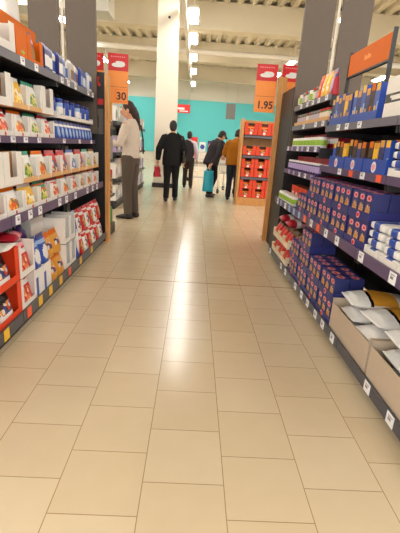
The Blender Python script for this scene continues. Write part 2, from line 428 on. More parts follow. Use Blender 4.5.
def pillow_obj(name, w, d, h, paint, n=32, k=22, seed=1, cr=.1):
    """lying bag: length w along x, crimped ends"""
    rnd = random.Random(seed); R = []
    for i in range(k + 1):
        t = i/k; s = math.sin(PI*min(max(t, .02), .98))**.45
        e = 1 if .06 < t < .94 else .0
        hh = max(.004, h/2*s*e + .004); dd = d/2*(.86 + .14*s)
        R.append([(-w/2 + w*t, dd*math.cos(a), h/2 + (hh*math.sin(a))*(1 + cr*(rnd.uniform(-1, 1) + math.sin(9*t + 3*a + seed))*.5)) for a in [2*PI*j/n for j in range(n)]])
    return MB().rings(R, None, fm=lambda kk, j: paint((kk + .5)/k, j/n)).obj(name)
def jar_proto(name, r, h, m, lid, label, lidm=None, lh=.016):
    o = MB().lathe([(r*.94, 0), (r, .006), (r, h*.25), (r, h*.75), (r*.98, h*.82), (r*.86, h*.9), (r*.86, h - lh)], m, 16, fm=lambda k, j: label if k == 2 else m).obj(name)
    l = MB().lathe([(r*.92, 0), (r*.92, lh), (r*.86, lh + .002)], lid, 16).obj('lid', o, (0, 0, h - lh + .0005))
    return Proto(o, [l])

def face(side):  # rotation so that the front looks into the aisle
    return PI/2 if side == 'L' else -PI/2
def P(side, x, y, z): return (x, y, z)

# --- left run: white shelf trays with pouches
TRAYW = Proto(tray_obj('display_tray', .232, .2, .168, WHITE, KRAFTD, lip=.036, stile=.02, mark=(RED, .5), side_h=.1, back=.1, stile_h=.13))
TRAYT = Proto(tray_obj('display_tray', .232, .2, .16, WHITE, KRAFTD, lip=.03, stile=.02, lipm=TAN, side_h=.1, back=.1, stile_h=.135))
TRAYE = Proto(tray_obj('display_tray', .232, .06, .168, WHITE, KRAFT, lip=.045, stile=.065))
PCH = {}
PW, PD, PH = .178, .1, .155
for nm, a in {
    'red and white': (GLOSSW, CRIM, PIC_RED, RED), 'orange and white': (GLOSSW, ORANGE, PIC_ORANGE, None), 'green and white': (GLOSSW, TEALP, PIC_GREEN, None),
    'yellow': (YEL, GLOSSW, PIC_YEL, None), 'brown and cream': (mat('cream_film', srgb(236, 220, 190), .3), BROWN, PIC_BROWN, None), 'green and orange': (ORANGE, TEALP, PIC_GREEN, TEALP),
    'red': (RED, CRIM, PIC_MIX, None), 'blue and white': (GLOSSW, BLUE, PIC_BLUE, None)}.items():
    PCH[nm] = Proto(pouch_obj('food_pouch', PW, PD, PH, pouch_paint(*a)))
def tray_row(side, xf, ys, z, proto, pouches, place, row, n0=0, tall=1.0):
    for i, (y, p) in enumerate(zip(ys, pouches)):
        (proto if p else TRAYE).put((xf, y, z), face(side), f'white cardboard display tray on {place}, {row}, {nth(i)} from the viewer', 'display tray', f'white display trays on {place}', sc=(1, 1, tall))
        sg = -1 if side == 'L' else 1
        layer_top = row == 'upper layer'
        if p:
            PCH[p].put((xf + sg*.0052, y, z + .0045), face(side), f'{p} food pouch on {place}, {row}, in {nth(i)} tray from viewer', 'food pouch', f'food pouches on {place}', sc=(1.1, 1, (1.04 if layer_top else .98)*tall))
S2, S3 = 'left second shelf', 'left third shelf'
ys = [2.19 + .241*i for i in range(5)]
tray_row('L', -1.10, ys, 1.127, TRAYW, ['red and white', 'red and white', 'orange and white', 'green and white', 'red and white'], S2, 'lower layer')
tray_row('L', -1.10, ys, 1.296, TRAYT, ['brown and cream', None, 'yellow', 'green and white', None], S2, 'upper layer', tall=1.1)
ys = [1.84 + .241*i for i in range(11)]
tray_row('L', -1.02, ys, .692, TRAYW, ['green and orange', 'green and orange', 'orange and white', 'yellow', 'green and orange', 'red and white', 'orange and white', 'red and white', 'brown and cream', 'orange and white', 'red and white'], S3, 'lower layer')
tray_row('L', -1.02, ys, .861, TRAYT, ['green and white', None, None, 'green and white', 'orange and white', 'red', 'red', 'blue and white', 'red', 'green and white', 'brown and cream'], S3, 'upper layer', tall=1.12)

# blue cans + blue bags (second shelf, far half)
o = MB().lathe([(.034, 0), (.036, .004), (.036, .03), (.036, .085), (.036, .115), (.033, .122), (.033, .128)], BLUE, 16, fm=lambda k, j: (GLOSSW if k == 2 and j % 16 < 9 else BLUED if k < 2 else BLUE)).obj('drink_can')
l = MB().lathe([(.0335, 0), (.0335, .018), (.031, .02)], BLUED, 16).obj('cap', o, (0, 0, .1285))
CAN = Proto(o, [l])
o = MB().lathe([(.034, 0), (.036, .004), (.036, .03), (.036, .085), (.036, .115), (.033, .122), (.033, .128)], BLUED, 16, fm=lambda k, j: SKY if k == 3 else GLOSSW if k == 2 and 3 < j < 13 else BLUED).obj('drink_can')
l = MB().lathe([(.0335, 0), (.0335, .018), (.031, .02)], BLUE, 16).obj('cap', o, (0, 0, .1285))
CANW = Proto(o, [l])
BBAG = Proto(pouch_obj('coffee_pouch', .095, .06, .145, pouch_paint(BLUE, BLUED, SKY, GLOSSW)))
CTRAY = Proto(tray_obj('display_tray', 1.13, .16, .05, WHITE, WHITE, lip=.03, stile=0))
for i in range(11): BBAG.put((-1.105, 3.405 + i*.103, 1.127), face('L'), f'blue pouch with pale oval on {S2}, {nth(i)} from the viewer', 'pouch', 'blue pouches on the left second shelf')
CTRAY.put((-1.10, 3.92, 1.29), face('L'), 'long white tray carrying blue canisters on the left run second shelf', 'display tray')
for i in range(13): (CAN, CANW)[i % 3 == 1].put((-1.17 + .028*(i % 2), 3.42 + i*.084, 1.2945), face('L'), f'blue canister with pale band in long white tray, {nth(i)} from the viewer', 'canister', 'blue canisters on the left second shelf')

# top shelf left
S1 = 'left top shelf'
wt = Proto(tray_obj('display_tray', .26, .2, .17, WHITE, KRAFTD, lip=.06, stile=.06))
for i, y in enumerate((2.22, 2.50)): wt.put((-1.095, y, 1.587), face('L'), f'tall white carton with cut-out kraft window on {S1}, {nth(i)} from the viewer', 'display tray')
ob = box_paint('orange_carton', .16, .16, .175, lambda u, v: LIME if ov(u, v, .6, .25, .16, .06) else ORANGE, ORANGE, lambda u, v: ORED)
tag(ob, f'closed orange carton beside the white cartons on {S1}', 'carton'); ob.location = (-1.095, 2.725, 1.587); ob.rotation_euler = (0, 0, face('L'))
ot = tray_obj('display_tray', .26, .2, .165, ORANGE, KRAFTD, lip=.035, stile=.05); ot.location = (-1.095, 2.95, 1.587); ot.rotation_euler = (0, 0, face('L'))
tag(ot, f'open orange tray with kraft inside beside the coffee bricks on {S1}', 'display tray')
vp = Proto(pouch_obj('coffee_pouch', .15, .08, .2, pouch_paint(VIOLET, BLUED, KRAFT, LILAC)))
vp.put((-1.112, 2.95, 1.5915), face('L'), f'violet topped pouch in the open orange tray on {S1}', 'pouch')
lg = MB().box(-.62, .62, 0, .1, 0, .325, ORANGE).box(-.62, .62, -.002, 0, .14, .2, ORED).obj('orange_carton'); lg.location = (-1.31, 2.92, 1.587); lg.rotation_euler = (0, 0, face('L'))
tag(lg, f'long orange carton standing behind the white cartons on {S1}', 'carton')
wy = pouch_obj('food_pouch', .24, .07, .3, lambda u, v, f: YEL if v > .45 and v < .8 else GLOSSW); wy.location = (-1.32, 3.2, 1.914); wy.rotation_euler = (0, 0, face('L'))
tag(wy, 'white and yellow bag standing on the long orange carton, left run', 'food pouch')
def cb_paint(a, b_, c):
    return lambda k, j: (c if k >= 5 else (b_ if (j < 4 and k in (1, 2)) else a))
CB = [Proto(brick_obj('coffee_brick', .085, .06, .185, cb_paint(*q))) for q in ((BLUED, GLOSSW, BLUE), (GLOSSW, BLUE, SKY), (BLUE, SKY, BLUED), (GREYCARD, BROWN, GLOSSW))]
CBN = ['deep blue', 'white', 'bright blue', 'grey and brown']
for i, k in enumerate((0, 0, 1, 0, 2, 1, 3, 1, 3, 2, 0, 2, 1)):
    CB[k].put((-1.095 - .012*(i % 3), 3.16 + i*.102, 1.587), face('L'), f'{CBN[k]} coffee brick on {S1}, {nth(i)} of the row from the viewer', 'coffee brick', 'coffee bricks on the left top shelf')

# base shelf left
SB = 'left bottom shelf'
xB = -.985
orb = Proto(tray_obj('display_tray', .33, .3, .205, ORED, DBROWN, lip=.045, stile=.045, side_h=.14, stile_h=.205))
for k in range(2):
    for i, y in enumerate((1.72, 2.06)):
        orb.put((xB, y, .12 + k*.207), face('L'), f'orange-red open display box on {SB}, {("lower", "upper")[k]} layer, {nth(i)} from viewer', 'display box', 'orange-red display boxes on the left bottom shelf')
DPK = Proto(pouch_obj('snack_pouch', .22, .14, .19, lambda u, v, f: (GLOSSW if v < .3 else (GLOSSK if v > .62 else PIC_MIX))))
for k in range(2):
    for i, y in enumerate((1.72, 2.06)):
        DPK.put((xB - .008, y, .1245 + k*.207), face('L'), f'dark topped snack pouch in {("lower", "upper")[k]} orange-red box, {nth(i)} from the viewer', 'snack pouch', 'snack pouches in the orange-red boxes')
wsht = MB(); wsht.rings([[(-.17 + .34*t, y, .004 + .012*math.sin(5*t + 9*y)**2) for t in [j/12 for j in range(13)]] for y in [.0 + .3*i/8 for i in range(9)]], WHITE, closed=False, caps=False)
wsht = wsht.obj('paper_sheet', None, (xB, 2.06, .534)); wsht.rotation_euler = (0, 0, face('L')); md = wsht.modifiers.new('t', 'SOLIDIFY'); md.thickness = .002
tag(wsht, 'creased white sheet lying on the upper orange-red box, left bottom shelf', 'sheet')
wtr = Proto(tray_obj('display_tray', .215, .28, .2, WHITE, KRAFTD, lip=.04, stile=.02, side_h=.2))
RPK = Proto(pouch_obj('snack_pouch', .19, .12, .185, pouch_paint(RED, PINK, PIC_RED, GLOSSW)))
for k in range(2):
    for i, y in enumerate((2.345,)):
        wtr.put((xB, y, .12 + k*.202), face('L'), f'white display tray of red pouches on {SB}, {("lower", "upper")[k]} layer', 'display tray')
        RPK.put((xB - .006, y, .1245 + k*.202), face('L'), f'red snack pouch in {("lower", "upper")[k]} white tray beside the orange-red boxes, left bottom shelf', 'snack pouch')
RLY = Proto(pillow_obj('snack_bag', .2, .16, .06, lambda u, v: PINK if .35 < u < .65 else CRIM))
for i, y in enumerate((2.34,)):
    RLY.put((xB - .12, y, .524), face('L') + .2*(1 - i), 'crimson snack bag lying on top of the white trays of red pouches, left run', 'snack bag', ry=0)
BLP = Proto(pouch_obj('snack_pouch', .13, .1, .2, pouch_paint(BLUE, BLUED, GLOSSW, SKY)))
for i, y in enumerate((2.525, 2.665)):
    BLP.put((xB, y, .12 + .19), face('L'), f'blue snack pouch on the {("nearer","farther")[i]} white box, left bottom shelf', 'snack pouch')
    wb = box_paint('white_carton', .135, .2, .188, lambda u, v: BLUE if u < .3 and v < .7 else GLOSSW, WHITE, lambda u, v: WHITE); wb.location = (xB, y, .12); wb.rotation_euler = (0, 0, face('L'))
    tag(wb, f'small white and blue carton under the {("nearer","farther")[i]} blue pouch, left bottom shelf', 'carton')
# violet bottle with white cap
def bottle(nm, body, cap, r=.04, h=.24):
    o = MB().lathe([(r*.9, 0), (r, .008), (r, h*.62), (r*.8, h*.74), (r*.36, h*.82), (r*.34, h*.9)], body, 16).obj('bottle')
    c = MB().lathe([(r*.45, 0), (r*.45, h*.1), (r*.4, h*.11)], cap, 12).obj('cap', o, (0, 0, h*.9))
    return Proto(o, [c])
VB = bottle('v', VIOLET, GLOSSW, .05, .30)
VB.put((xB - .155, 2.60, .309), 0, 'violet bottle with white cap standing behind the blue pouches, left run', 'bottle')
ORP = Proto(pouch_obj('snack_pouch', .15, .11, .175, lambda u, v, f: (PIC_MIX if .35 < v < .62 and .2 < u < .8 else AMBER if v < .8 else ORANGE)))
n = 0
for k in range(2):
    for i, y in enumerate((2.82, 2.98)):
        ORP.put((xB - .02*k, y, .12 + .178*k), face('L'), f'amber snack pouch on {SB}, {("lower","upper")[k]} layer, {("nearer","farther")[i]} one', 'snack pouch', 'amber snack pouches on the left bottom shelf')
gw = box_paint('white_carton', .24, .12, .47, lambda u, v: GREYL if .03 > v or v > .97 else WHITE, WHITE, lambda u, v: WHITE); gw.location = (xB - .16, 2.935, .12); gw.rotation_euler = (0, 0, face('L'))
tag(gw, 'large blank white carton standing behind the amber pouches, left bottom shelf', 'carton')
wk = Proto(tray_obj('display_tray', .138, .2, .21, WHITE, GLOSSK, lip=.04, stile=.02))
BLK = Proto(pouch_obj('snack_pouch', .09, .1, .17, pouch_paint(BLUED, BLUE, GLOSSW, None)))
for i, y in enumerate((3.135, 3.28)):
    for k in range(2): BLK.put((xB - .02, y, .1245 + .212*k), face('L'), f'deep blue pouch in the {("lower", "upper")[k]} {("nearer", "farther")[i]} white tray with dark opening, left run', 'snack pouch')
for i, y in enumerate((3.135, 3.28)):
    for k in range(2): wk.put((xB, y, .12 + .212*k), face('L'), f'white tray with dark opening past the amber pouches, {("lower", "upper")[k]} layer, {("nearer", "farther")[i]} one', 'display tray', 'white trays with dark openings')
bp3 = Proto(pouch_obj('snack_pouch', .12, .1, .42, pouch_paint(BLUE, SKY, GLOSSW, BLUED)))
bp3.put((xB, 3.435, .12), face('L'), 'tall blue and white bag between the white trays and red coffee pouches, left run', 'snack bag')
RW = Proto(pouch_obj('snack_pouch', .14, .11, .2, pouch_paint(GLOSSW, RED, PIC_MIX, RED)))
RW2 = Proto(pouch_obj('snack_pouch', .14, .11, .2, pouch_paint(RED, CRIM, PIC_BROWN, GLOSSW)))
for k in range(2):
    for i in range(6):
        (RW if (i + k) % 2 else RW2).put((xB - .02*k, 3.585 + .15*i, .12 + .203*k), face('L'), f'{("red", "white and red")[(i + k) % 2]} coffee pouch on {SB}, {("lower","upper")[k]} layer, {nth(i)} from the viewer', 'coffee pouch', 'red coffee pouches at the far end of the left run')

# --- right run
T1 = 'right top shelf'; T2 = 'right second shelf'; T3 = 'right third shelf'; TB = 'right bottom shelf'
# spaghetti packs
def spag(a, b_, c):
    def f(u, v):
        if v > .8: return c if .1 < u < .9 else a
        if v > .52: return a
        if u > .62: return b_
        return a if v < .2 else (c if .15 < u < .5 and .24 < v < .42 else a)
    return f
SPG = [Proto(box_paint('spaghetti_pack', .062, .03, .2, spag(*q), q[0], lambda u, v, a=q[0]: a, nx=8, nz=20, ny=3)) for q in ((BLUE, SKY, YEL), (NAVY, NAVYD, AMBER), (YEL, BLUE, AMBER), (BLUED, BLUE, AMBER), (DBROWN, GLOSSK, ORANGE), (GLOSSK, BLUE, AMBER))]
SPN = ['blue', 'navy', 'yellow', 'deep blue', 'dark brown', 'black and blue']
STR = Proto(tray_obj('spaghetti_tray', .44, .078, .17, BLUE, BLUED, lip=.06, stile=0, side_h=.1))
for q, y in enumerate((2.60, 3.02)):
    STR.put((1.012, y, 1.347), face('R'), f'blue cardboard tray of upright packs on {T1}, {("nearer","farther")[q]} one', 'display tray', sc=(.93, 1, 1))
    for i in range(6):
        for j in range(1):
            k = [0, 2, 1, 3, 0, 5, 1, 0, 4, 3, 0, 1][(i*2 + j + q*5) % 12]
            SPG[k].put((1.018 + .075*j, y + .165 - i*.066, 1.352), face('R'), f'{SPN[k]} pack on {T1}, {("nearer","farther")[q]} blue tray, {nth(5 - i)} from viewer', 'pasta pack', 'upright pasta packs on the right top shelf', sc=(1, 1.9, random.uniform(.92, 1.16)))
wb = box_paint('white_carton', .26, .2, .21, lambda u, v: GLOSSK if .38 < v < .62 and not ov(u, v, .5, .52, .3, .06) else WHITE, WHITE, lambda u, v: WHITE)
fl = MB().box(-.12, .12, 0, .004, 0, .10, KRAFT, Matrix.Rotation(-.25, 4, 'X')).obj('flap', wb, (0, .04, .2112))
wb.location = (1.012, 2.18, 1.347); wb.rotation_euler = (0, 0, face('R'))
tag(wb, f'white carton with black band and raised kraft flap on {T1}', 'carton')
rb = box_paint('red_carton', .16, .12, .32, lambda u, v: RED, RED, lambda u, v: CRIM); rb.location = (1.24, 2.0, 1.347); rb.rotation_euler = (0, 0, face('R'))
tag(rb, f'tall red carton behind the white carton on {T1}', 'carton')
# orange header sign with dark post
hs = empty('header_sign', (1.105, 2.885, 1.347)); tag(hs, 'orange header sign on a dark post above the right run top shelf', 'sign')
MB().box(-.008, .008, -.33, .33, .355, .50, ORANGE).obj('sign_board', hs)
for q in (-1, 1): MB().box(-.012, .012, *sorted((q*.343, q*.331)), 0, .52, BLACK).obj('post', hs)
MB().box(-.012, .012, -.33, .33, .343, .3545, BLACK).obj('bottom_edge', hs)
def text(s, size, m, parent, loc, rot, name='lettering', ext=.0015):
    c = bpy.data.curves.new(name, 'FONT'); c.body = s; c.size = size; c.extrude = ext; c.offset = .0025; c.align_x = 'CENTER'; c.align_y = 'CENTER'
    o = bpy.data.objects.new(name, c); COL.objects.link(o)
    dg = bpy.context.evaluated_depsgraph_get(); me = bpy.data.meshes.new_from_object(o.evaluated_get(dg)); bpy.data.objects.remove(o)
    me.materials.clear(); me.materials.append(m)
    n = bpy.data.objects.new(name, me); COL.objects.link(n); n.parent = parent; n.location = loc; n.rotation_euler = rot
    return n
# faint, unreadable pale mark on the header
hm = MB(); 
for i, (a, b_) in enumerate(((-.05, -.028), (-.02, .0), (.008, .03), (.036, .05))): hm.box(-.0095, -.008, a, b_, .418, .44 + .008*(i % 2), ORANGEL)
hm.obj('lettering', hs)
# pasta trays with round logos
PT = Proto(tray_obj('pasta_tray', .3, .2, .12, BLUE, NAVY, lip=.085, stile=0, side_h=.09, mark=(GLOSSW, .7, PINK)))
k = 0
for q, y in enumerate((2.30, 2.615, 2.93, 3.115 + .0)):
    if q == 3: continue
    PT.put((1.012, y, 1.052), face('R'), f'blue pasta tray with round pink mark on {T2}, {nth(q)} from the viewer', 'display tray', 'blue pasta trays on the right second shelf')
    for i in range(4):
        for j in range(2):
            kk = [4, 0, 2, 5, 1, 4, 0, 3, 5, 4][(i*2 + j + q*3) % 10]
            SPG[kk].put((1.024 + .08*j, y + .105 - i*.07, 1.057), face('R'), f'{SPN[kk]} pack on {T2}, {nth(q)} tray, {("front","back")[j]} row, {nth(3 - i)} from viewer', 'pasta pack', 'pasta packs in the blue trays on the right second shelf', sc=(1, 1, random.uniform(.84, .96)))
# multipacks: blue/white wrapped bars
def mpk():
    R = []; k = 12
    for i in range(k + 1):
        t = i/k; sq = max(.12, math.sin(PI*min(max(t, .0), 1)))**.14; hh = .0215*sq; x = -.076 + .152*t
        R.append([(x, .085 + .083*math.copysign(abs(math.cos(a))**.22, math.cos(a)), .022 + hh*math.copysign(abs(math.sin(a))**.3, math.sin(a))) for a in [2*PI*(j + .5)/20 for j in range(20)]])
    return MB().rings(R, None, fm=lambda kk, j: BLUE if 3 <= kk < 8 else GLOSSW).obj('wrapped_pack')
MPK = Proto(mpk())
WTR = Proto(tray_obj('display_tray', .17, .2, .05, WHITE, WHITE, lip=.04, stile=0))
for q, y in enumerate((2.035, 1.86)):
    WTR.put((1.012, y, 1.052), face('R'), f'low white tray of wrapped packs on {T2}, {("farther","nearer")[q]} one', 'display tray')
    for k in range(4):
        MPK.put((1.018, y, 1.0565 + k*.0445), face('R'), f'blue and white wrapped pack on {T2}, {nth(k)} from bottom, {("farther","nearer")[q]} stack', 'wrapped pack', 'wrapped packs on the right second shelf')
for q, y in enumerate((1.95, 1.77, 1.59)):
    WTR.put((.925, y, .657), face('R'), f'low white tray of wrapped packs on {T3}, {nth(2 - q)} from the viewer', 'display tray')
    for k in range(4 - (q == 0)*0):
        for j in range(1):
            MPK.put((.932, y, .6615 + k*.0445), face('R'), f'blue and white wrapped pack on {T3}, {nth(k)} from bottom, {nth(2 - q)} stack', 'wrapped pack', 'wrapped packs on the right third shelf')
kb = tray_obj('kraft_box', .5, .14, .27, KRAFT, KRAFTD, lip=.25, stile=0); kb.location = (1.16, 1.8, .657); kb.rotation_euler = (0, 0, face('R'))
tag(kb, f'open kraft box behind the wrapped packs on {T3}', 'box')
# navy pasta cartons
def navy_front(u, v):
    if ov(u, v, .5, .8, .38, .1): return PINK if not ov(u, v, .5, .8, .24, .032) else RED
    if ov(u, v, .5, .34, .34, .24): return PIC_PASTA if v < .36 else PIC_BROWN
    return NAVY
def navy_top(u, v):
    if ov(u, v, .5, .5, .38, .3): return PINK if not ov(u, v, .5, .5, .24, .1) else RED
    return BLUED
NC = Proto(box_paint('pasta_carton', .085, .09, .15, navy_front, NAVY, navy_top, nx=12, nz=20, ny=12))
NT = Proto(tray_obj('pasta_tray', .29, .2, .06, BLUED, NAVY, lip=.05, stile=0, mark=(PINK, .9, RED)))
def navy_stack(xf, ys, z, layers, place, label, gr):
    for q, y in enumerate(ys):
        for k in range(layers[q]):
            NT.put((xf, y, z + k*.157), face('R'), f'navy tray with pink oval on {place}, {nth(q)} from viewer, {nth(k)} from below', 'display tray', f'navy trays on {place}')
            for i in range(3):
                for j in range(2):
                    if j and k < layers[q] - 1: continue
                    NC.put((xf + .008 + .094*j, y + .09 - .09*i, z + .0045 + k*.157), face('R'), f'navy carton on {place}, {nth(q)} tray, {nth(k)} layer, {("front","back")[j]} row, {nth(2 - i)} from viewer', 'pasta carton', gr)
navy_stack(.925, [2.19 + .3*i for i in range(5)], .657, [2, 2, 2, 2, 1], T3, None, 'navy pasta cartons on the right third shelf')
navy_stack(.915, [2.47 + .3*i for i in range(4)], .097, [2, 2, 3, 2], TB, None, 'navy pasta cartons on the right bottom shelf')
# kraft trays with white bags at the bottom, near
KT = Proto(tray_obj('kraft_tray', .55, .46, .2, mat('kraft_grey', srgb(190, 172, 150), .7), KRAFT, lip=.17, stile=0, back=.37, side_h=.2))
def wbg(u, v):
    if u > .92: return GLOSSK
    if .32 < u < .66 and .05 < v < .45: return AMBER
    if .27 < u < .30 and v < .5: return GLOSSK
    return GLOSSW
def wbk(u, v):
    if v > .5 and u < .4: return GLOSSK
    if .22 < u < .28 and v < .5: return NAVYD
    if .30 < u < .62 and .06 < v < .44: return AMBER
    if .7 < u: return GLOSSK
    return GLOSSW
WBG = Proto(pillow_obj('flour_bag', .38, .235, .08, wbg, seed=2, cr=.16))
WBK = Proto(pillow_obj('flour_bag', .38, .235, .085, wbk, seed=5, cr=.2))
for q, y in enumerate((2.03, 1.46)):
    KT.put((.915, y, .097), face('R'), f'kraft tray of white bags on {TB}, {("farther","nearer")[q]} one', 'display tray')
    pr = (WBG, WBK)[q]; nm = ('white bag with amber window', 'white and black bag with amber label')[q]
    for k in range(3):
        for i in range(2):
            pr.put((1.13 + .012*((k + i) % 2), y + (-.132 if i else .132), .112 + (.096, .104)[q]*k), (0, .03, .07)[k]*(1 if i else -1), f'{nm} on {TB}, {nth(k)} from bottom, {("farther","nearer")[i]} stack', 'bag of flour', 'bags of flour on the right bottom shelf')
# far bay upper shelves
JAR = {'grey': jar_proto('jar', .036, .12, mat('jar_glass_brown', srgb(120, 92, 78), .2), GREYL, mat('jar_label_lilac', srgb(190, 176, 186), .5)),
       'red': jar_proto('jar', .036, .12, mat('jar_glass_green', srgb(110, 130, 80), .2), RED, mat('jar_label_cream', srgb(226, 214, 190), .5)),
       'white': jar_proto('pot', .045, .085, GLOSSW, GLOSSW, LIME), 'purple': jar_proto('bottle', .028, .1, VIOLET, GLOSSW, LILAC)}
fa = ['right far bay']
for i in range(8):
    c = ('grey', 'red', 'white', 'grey', 'red', 'grey', 'white', 'red')[i]
    JAR[c].put((1.06, 3.76 + i*.088, 1.582), 0, f'jar with {c} lid on the top shelf, {nth(i)} from the viewer, {fa[0]}', 'jar', 'jars on the top shelf of the far bay', sc=(.95, .95, (1, 1, 1.3)[('grey', 'red', 'white').index(c)]))
TALLP = [Proto(pouch_obj('snack_pouch', .1, .06, .19, pouch_paint(*a))) for a in ((ORED, ORANGE, PIC_ORANGE, None), (YEL, AMBER, PIC_YEL, None), (CRIM, VIOLET, LILAC, VIOLET))]
for i, k in enumerate((2, 1, 1, 0)):
    TALLP[k].put((1.012, 3.31 + .108*i, 1.582), face('R'), f'{("orange-red","yellow","crimson")[k]} pouch on the top shelf, {nth(i)} from the viewer, {fa[0]}', 'snack pouch')
for i in range(12):
    c = 'red' if i in (0, 1, 2, 7) else 'grey'
    JAR[c].put((1.055, 3.36 + i*.083, 1.4365), 0, f'jar with {c} lid in the tan tray, {nth(i)} from the viewer, {fa[0]}', 'jar', 'jars in the tan tray in the far bay', sc=(1, 1, .86))
tt = tray_obj('display_tray', 1.08, .12, .05, TAN, TAN, lip=.05, stile=0); tt.location = (1.012, 3.82, 1.3925); tt.rotation_euler = (0, 0, face('R'))
tt.scale = (1, 1, .8)
tag(tt, 'long tan tray of jars on the second shelf, far bay of the right run', 'display tray')
for o in bpy.data.objects:
    if o.get('group') == 'jars in the tan tray in the far bay': o.location.z = 1.3967
for i in range(9):
    JAR['white'].put((1.04, 3.42 + i*.105, 1.192), 0, f'white pot with lime label on the third shelf, {nth(i)} from the viewer, {fa[0]}', 'pot', 'white pots in the far bay')
RST = Proto(box_paint('red_carton', .2, .12, .055, lambda u, v: GLOSSW if .3 < v < .6 else CRIM, CRIM, lambda u, v: CRIM, nx=6, nz=6, ny=3))
for i in range(5):
    RST.put((1.13, 3.40 + i*.21, 1.192), face('R'), f'flat red carton behind the white pots, {nth(i)} from the viewer, {fa[0]}', 'carton', 'flat red cartons in the far bay', sc=(1, 1, 2.2))
for i in range(14):
    JAR['purple'].put((1.02, 3.33 + i*.076, .967), 0, f'purple bottle with white cap on the fourth shelf, {nth(i)} from the viewer, {fa[0]}', 'bottle', 'purple bottles in the far bay')
for i in range(5):
    RST.put((1.09, 3.40 + i*.21, .967), face('R'), f'flat red carton behind the purple bottles, {nth(i)} from the viewer, {fa[0]}', 'carton', 'flat red cartons behind the purple bottles', sc=(1, 1, 2.6))
OCT = Proto(box_paint('orange_carton', .13, .12, .16, lambda u, v: GLOSSW if ov(u, v, .5, .4, .35, .25) else ORED, ORED, lambda u, v: BROWN, nx=8, nz=8, ny=3))
for i in range(4):
    OCT.put((.925 + .13, 3.78 + i*.15, .657), face('R'), f'orange-red carton behind the white pots, fifth shelf, {nth(i)} from the viewer', 'carton')
for i in range(7):
    JAR['white'].put((.975, 3.76 + i*.094, .657), 0, f'white pot before the orange-red cartons, fifth shelf, {nth(i)} from the viewer', 'pot', 'white pots on the fifth shelf of the far bay')
# far base: red packs in cream trays
CT = Proto(tray_obj('display_tray', .22, .22, .09, CREAM, KRAFTD, lip=.06, stile=0))
RPQ = Proto(pouch_obj('snack_pouch', .09, .1, .15, pouch_paint(RED, BROWN, PIC_ORANGE, None)))
for q in range(3):
    for k in range(2):
        CT.put((.915, 3.72 + .235*q, .097 + .165*k), face('R'), f'cream tray of red pouches on {TB}, {("lower","upper")[k]} layer, {nth(q)} from viewer', 'display tray')
        for i in range(2):
            RPQ.put((.922, 3.67 + .235*q + .1*i, .102 + .165*k), face('R'), f'red pouch in {("lower","upper")[k]} cream tray on {TB}, {nth(q*2 + i)} from the viewer', 'snack pouch')
PKB = Proto(pillow_obj('snack_bag', .2, .15, .08, lambda u, v: PINK if u > .6 else (GLOSSW if u > .35 else CRIM), seed=9))
for i in range(2):
    PKB.put((1.04, 3.86 + .3*i, .43), .2, f'pink and white bag on top of the cream trays, {("nearer","farther")[i]} one, right run', 'snack bag')

# ------------------------------------------------------------------ end caps
def endcap_side(side, y, h, label):
    pass
# left: black end board, golden post, racks beyond
e = empty('end_board', (-1.42, 4.60, 0)); tag(e, 'black end board with red lettered poster and golden wood post, left run', 'end board')
MB().box(-.42, .42, -.012, .012, 0, 1.82, BLACK).obj('board_panel', e)
MB().box(.432, .468, -.06, .05, 0, 1.8, GOLDWOOD).obj('post', e)
ps = MB().box(.12, .41, -.016, -.0125, 1.6, 1.8, mat('poster_black', srgb(30, 24, 24), .5)).obj('poster', e)
q = MB()
for i, x in enumerate((.2, .27, .34)):
    q.box(-.012, .012, -.003, 0, -.05, .05, RED, Matrix.Translation((x, -.017, 1.73)) @ Matrix.Rotation(.5, 4, 'Y')); q.box(-.012, .012, -.003, 0, -.05, .05, RED, Matrix.Translation((x + .01, -.0172, 1.73)) @ Matrix.Rotation(-.5, 4, 'Y'))
q.obj('lettering', ps)
MB().box(-.2, .41, -.018, -.0125, 1.5, 1.56, RED).obj('red_strip', e)
MB().box(.2, .41, -.017, -.0125, 1.2, 1.46, mat('poster_grey', srgb(96, 92, 88), .6)).box(.25, .36, -.0175, -.017, 1.27, 1.39, BLACK).obj('notice', e)
# right: golden side board with black edge
e = empty('end_board', (1.4, 4.53, 0)); tag(e, 'golden wood end board with black edge, right run', 'end board')
MB().box(-.455, -.36, .58, .62, 0, 1.98, GOLDWOOD).obj('post', e)
MB().box(-.398, -.372, .0125, .579, 0, 1.80, BLACK).obj('side_panel', e)
MB().box(-.398, .38, -.012, .012, 0, 1.80, BLACK).obj('board_panel', e)
def endcap(xc, y0, dp, label, zs, w=.9):
    r = empty('end_cap_rack', (xc, y0, 0)); tag(r, label, 'shelving', 'end cap racks')
    MB().box(-w/2, w/2, 0, .02, .12, 1.8, DARK).obj('back_panel', r)
    for s in (-1, 1): MB().box(*sorted((s*w/2, s*(w/2 - .02))), .021, .06, 0, 1.8, BLACK).obj('upright', r)
    MB().box(-w/2, w/2, .061, dp, 0, .1, BLACK).obj('plinth', r)
    for z in zs: MB().box(-w/2, w/2, .061, dp, z - .03, z, SHELFM).obj('shelf', r)
    return r
endcap(-1.45, 4.67, .5, 'dark end cap rack behind the golden post of the left run', [.13, .5, .92, 1.3])
endcap(1.50, 4.56, .5, 'dark end cap rack behind the golden board of the right run', [.13, .5, .92, 1.3])
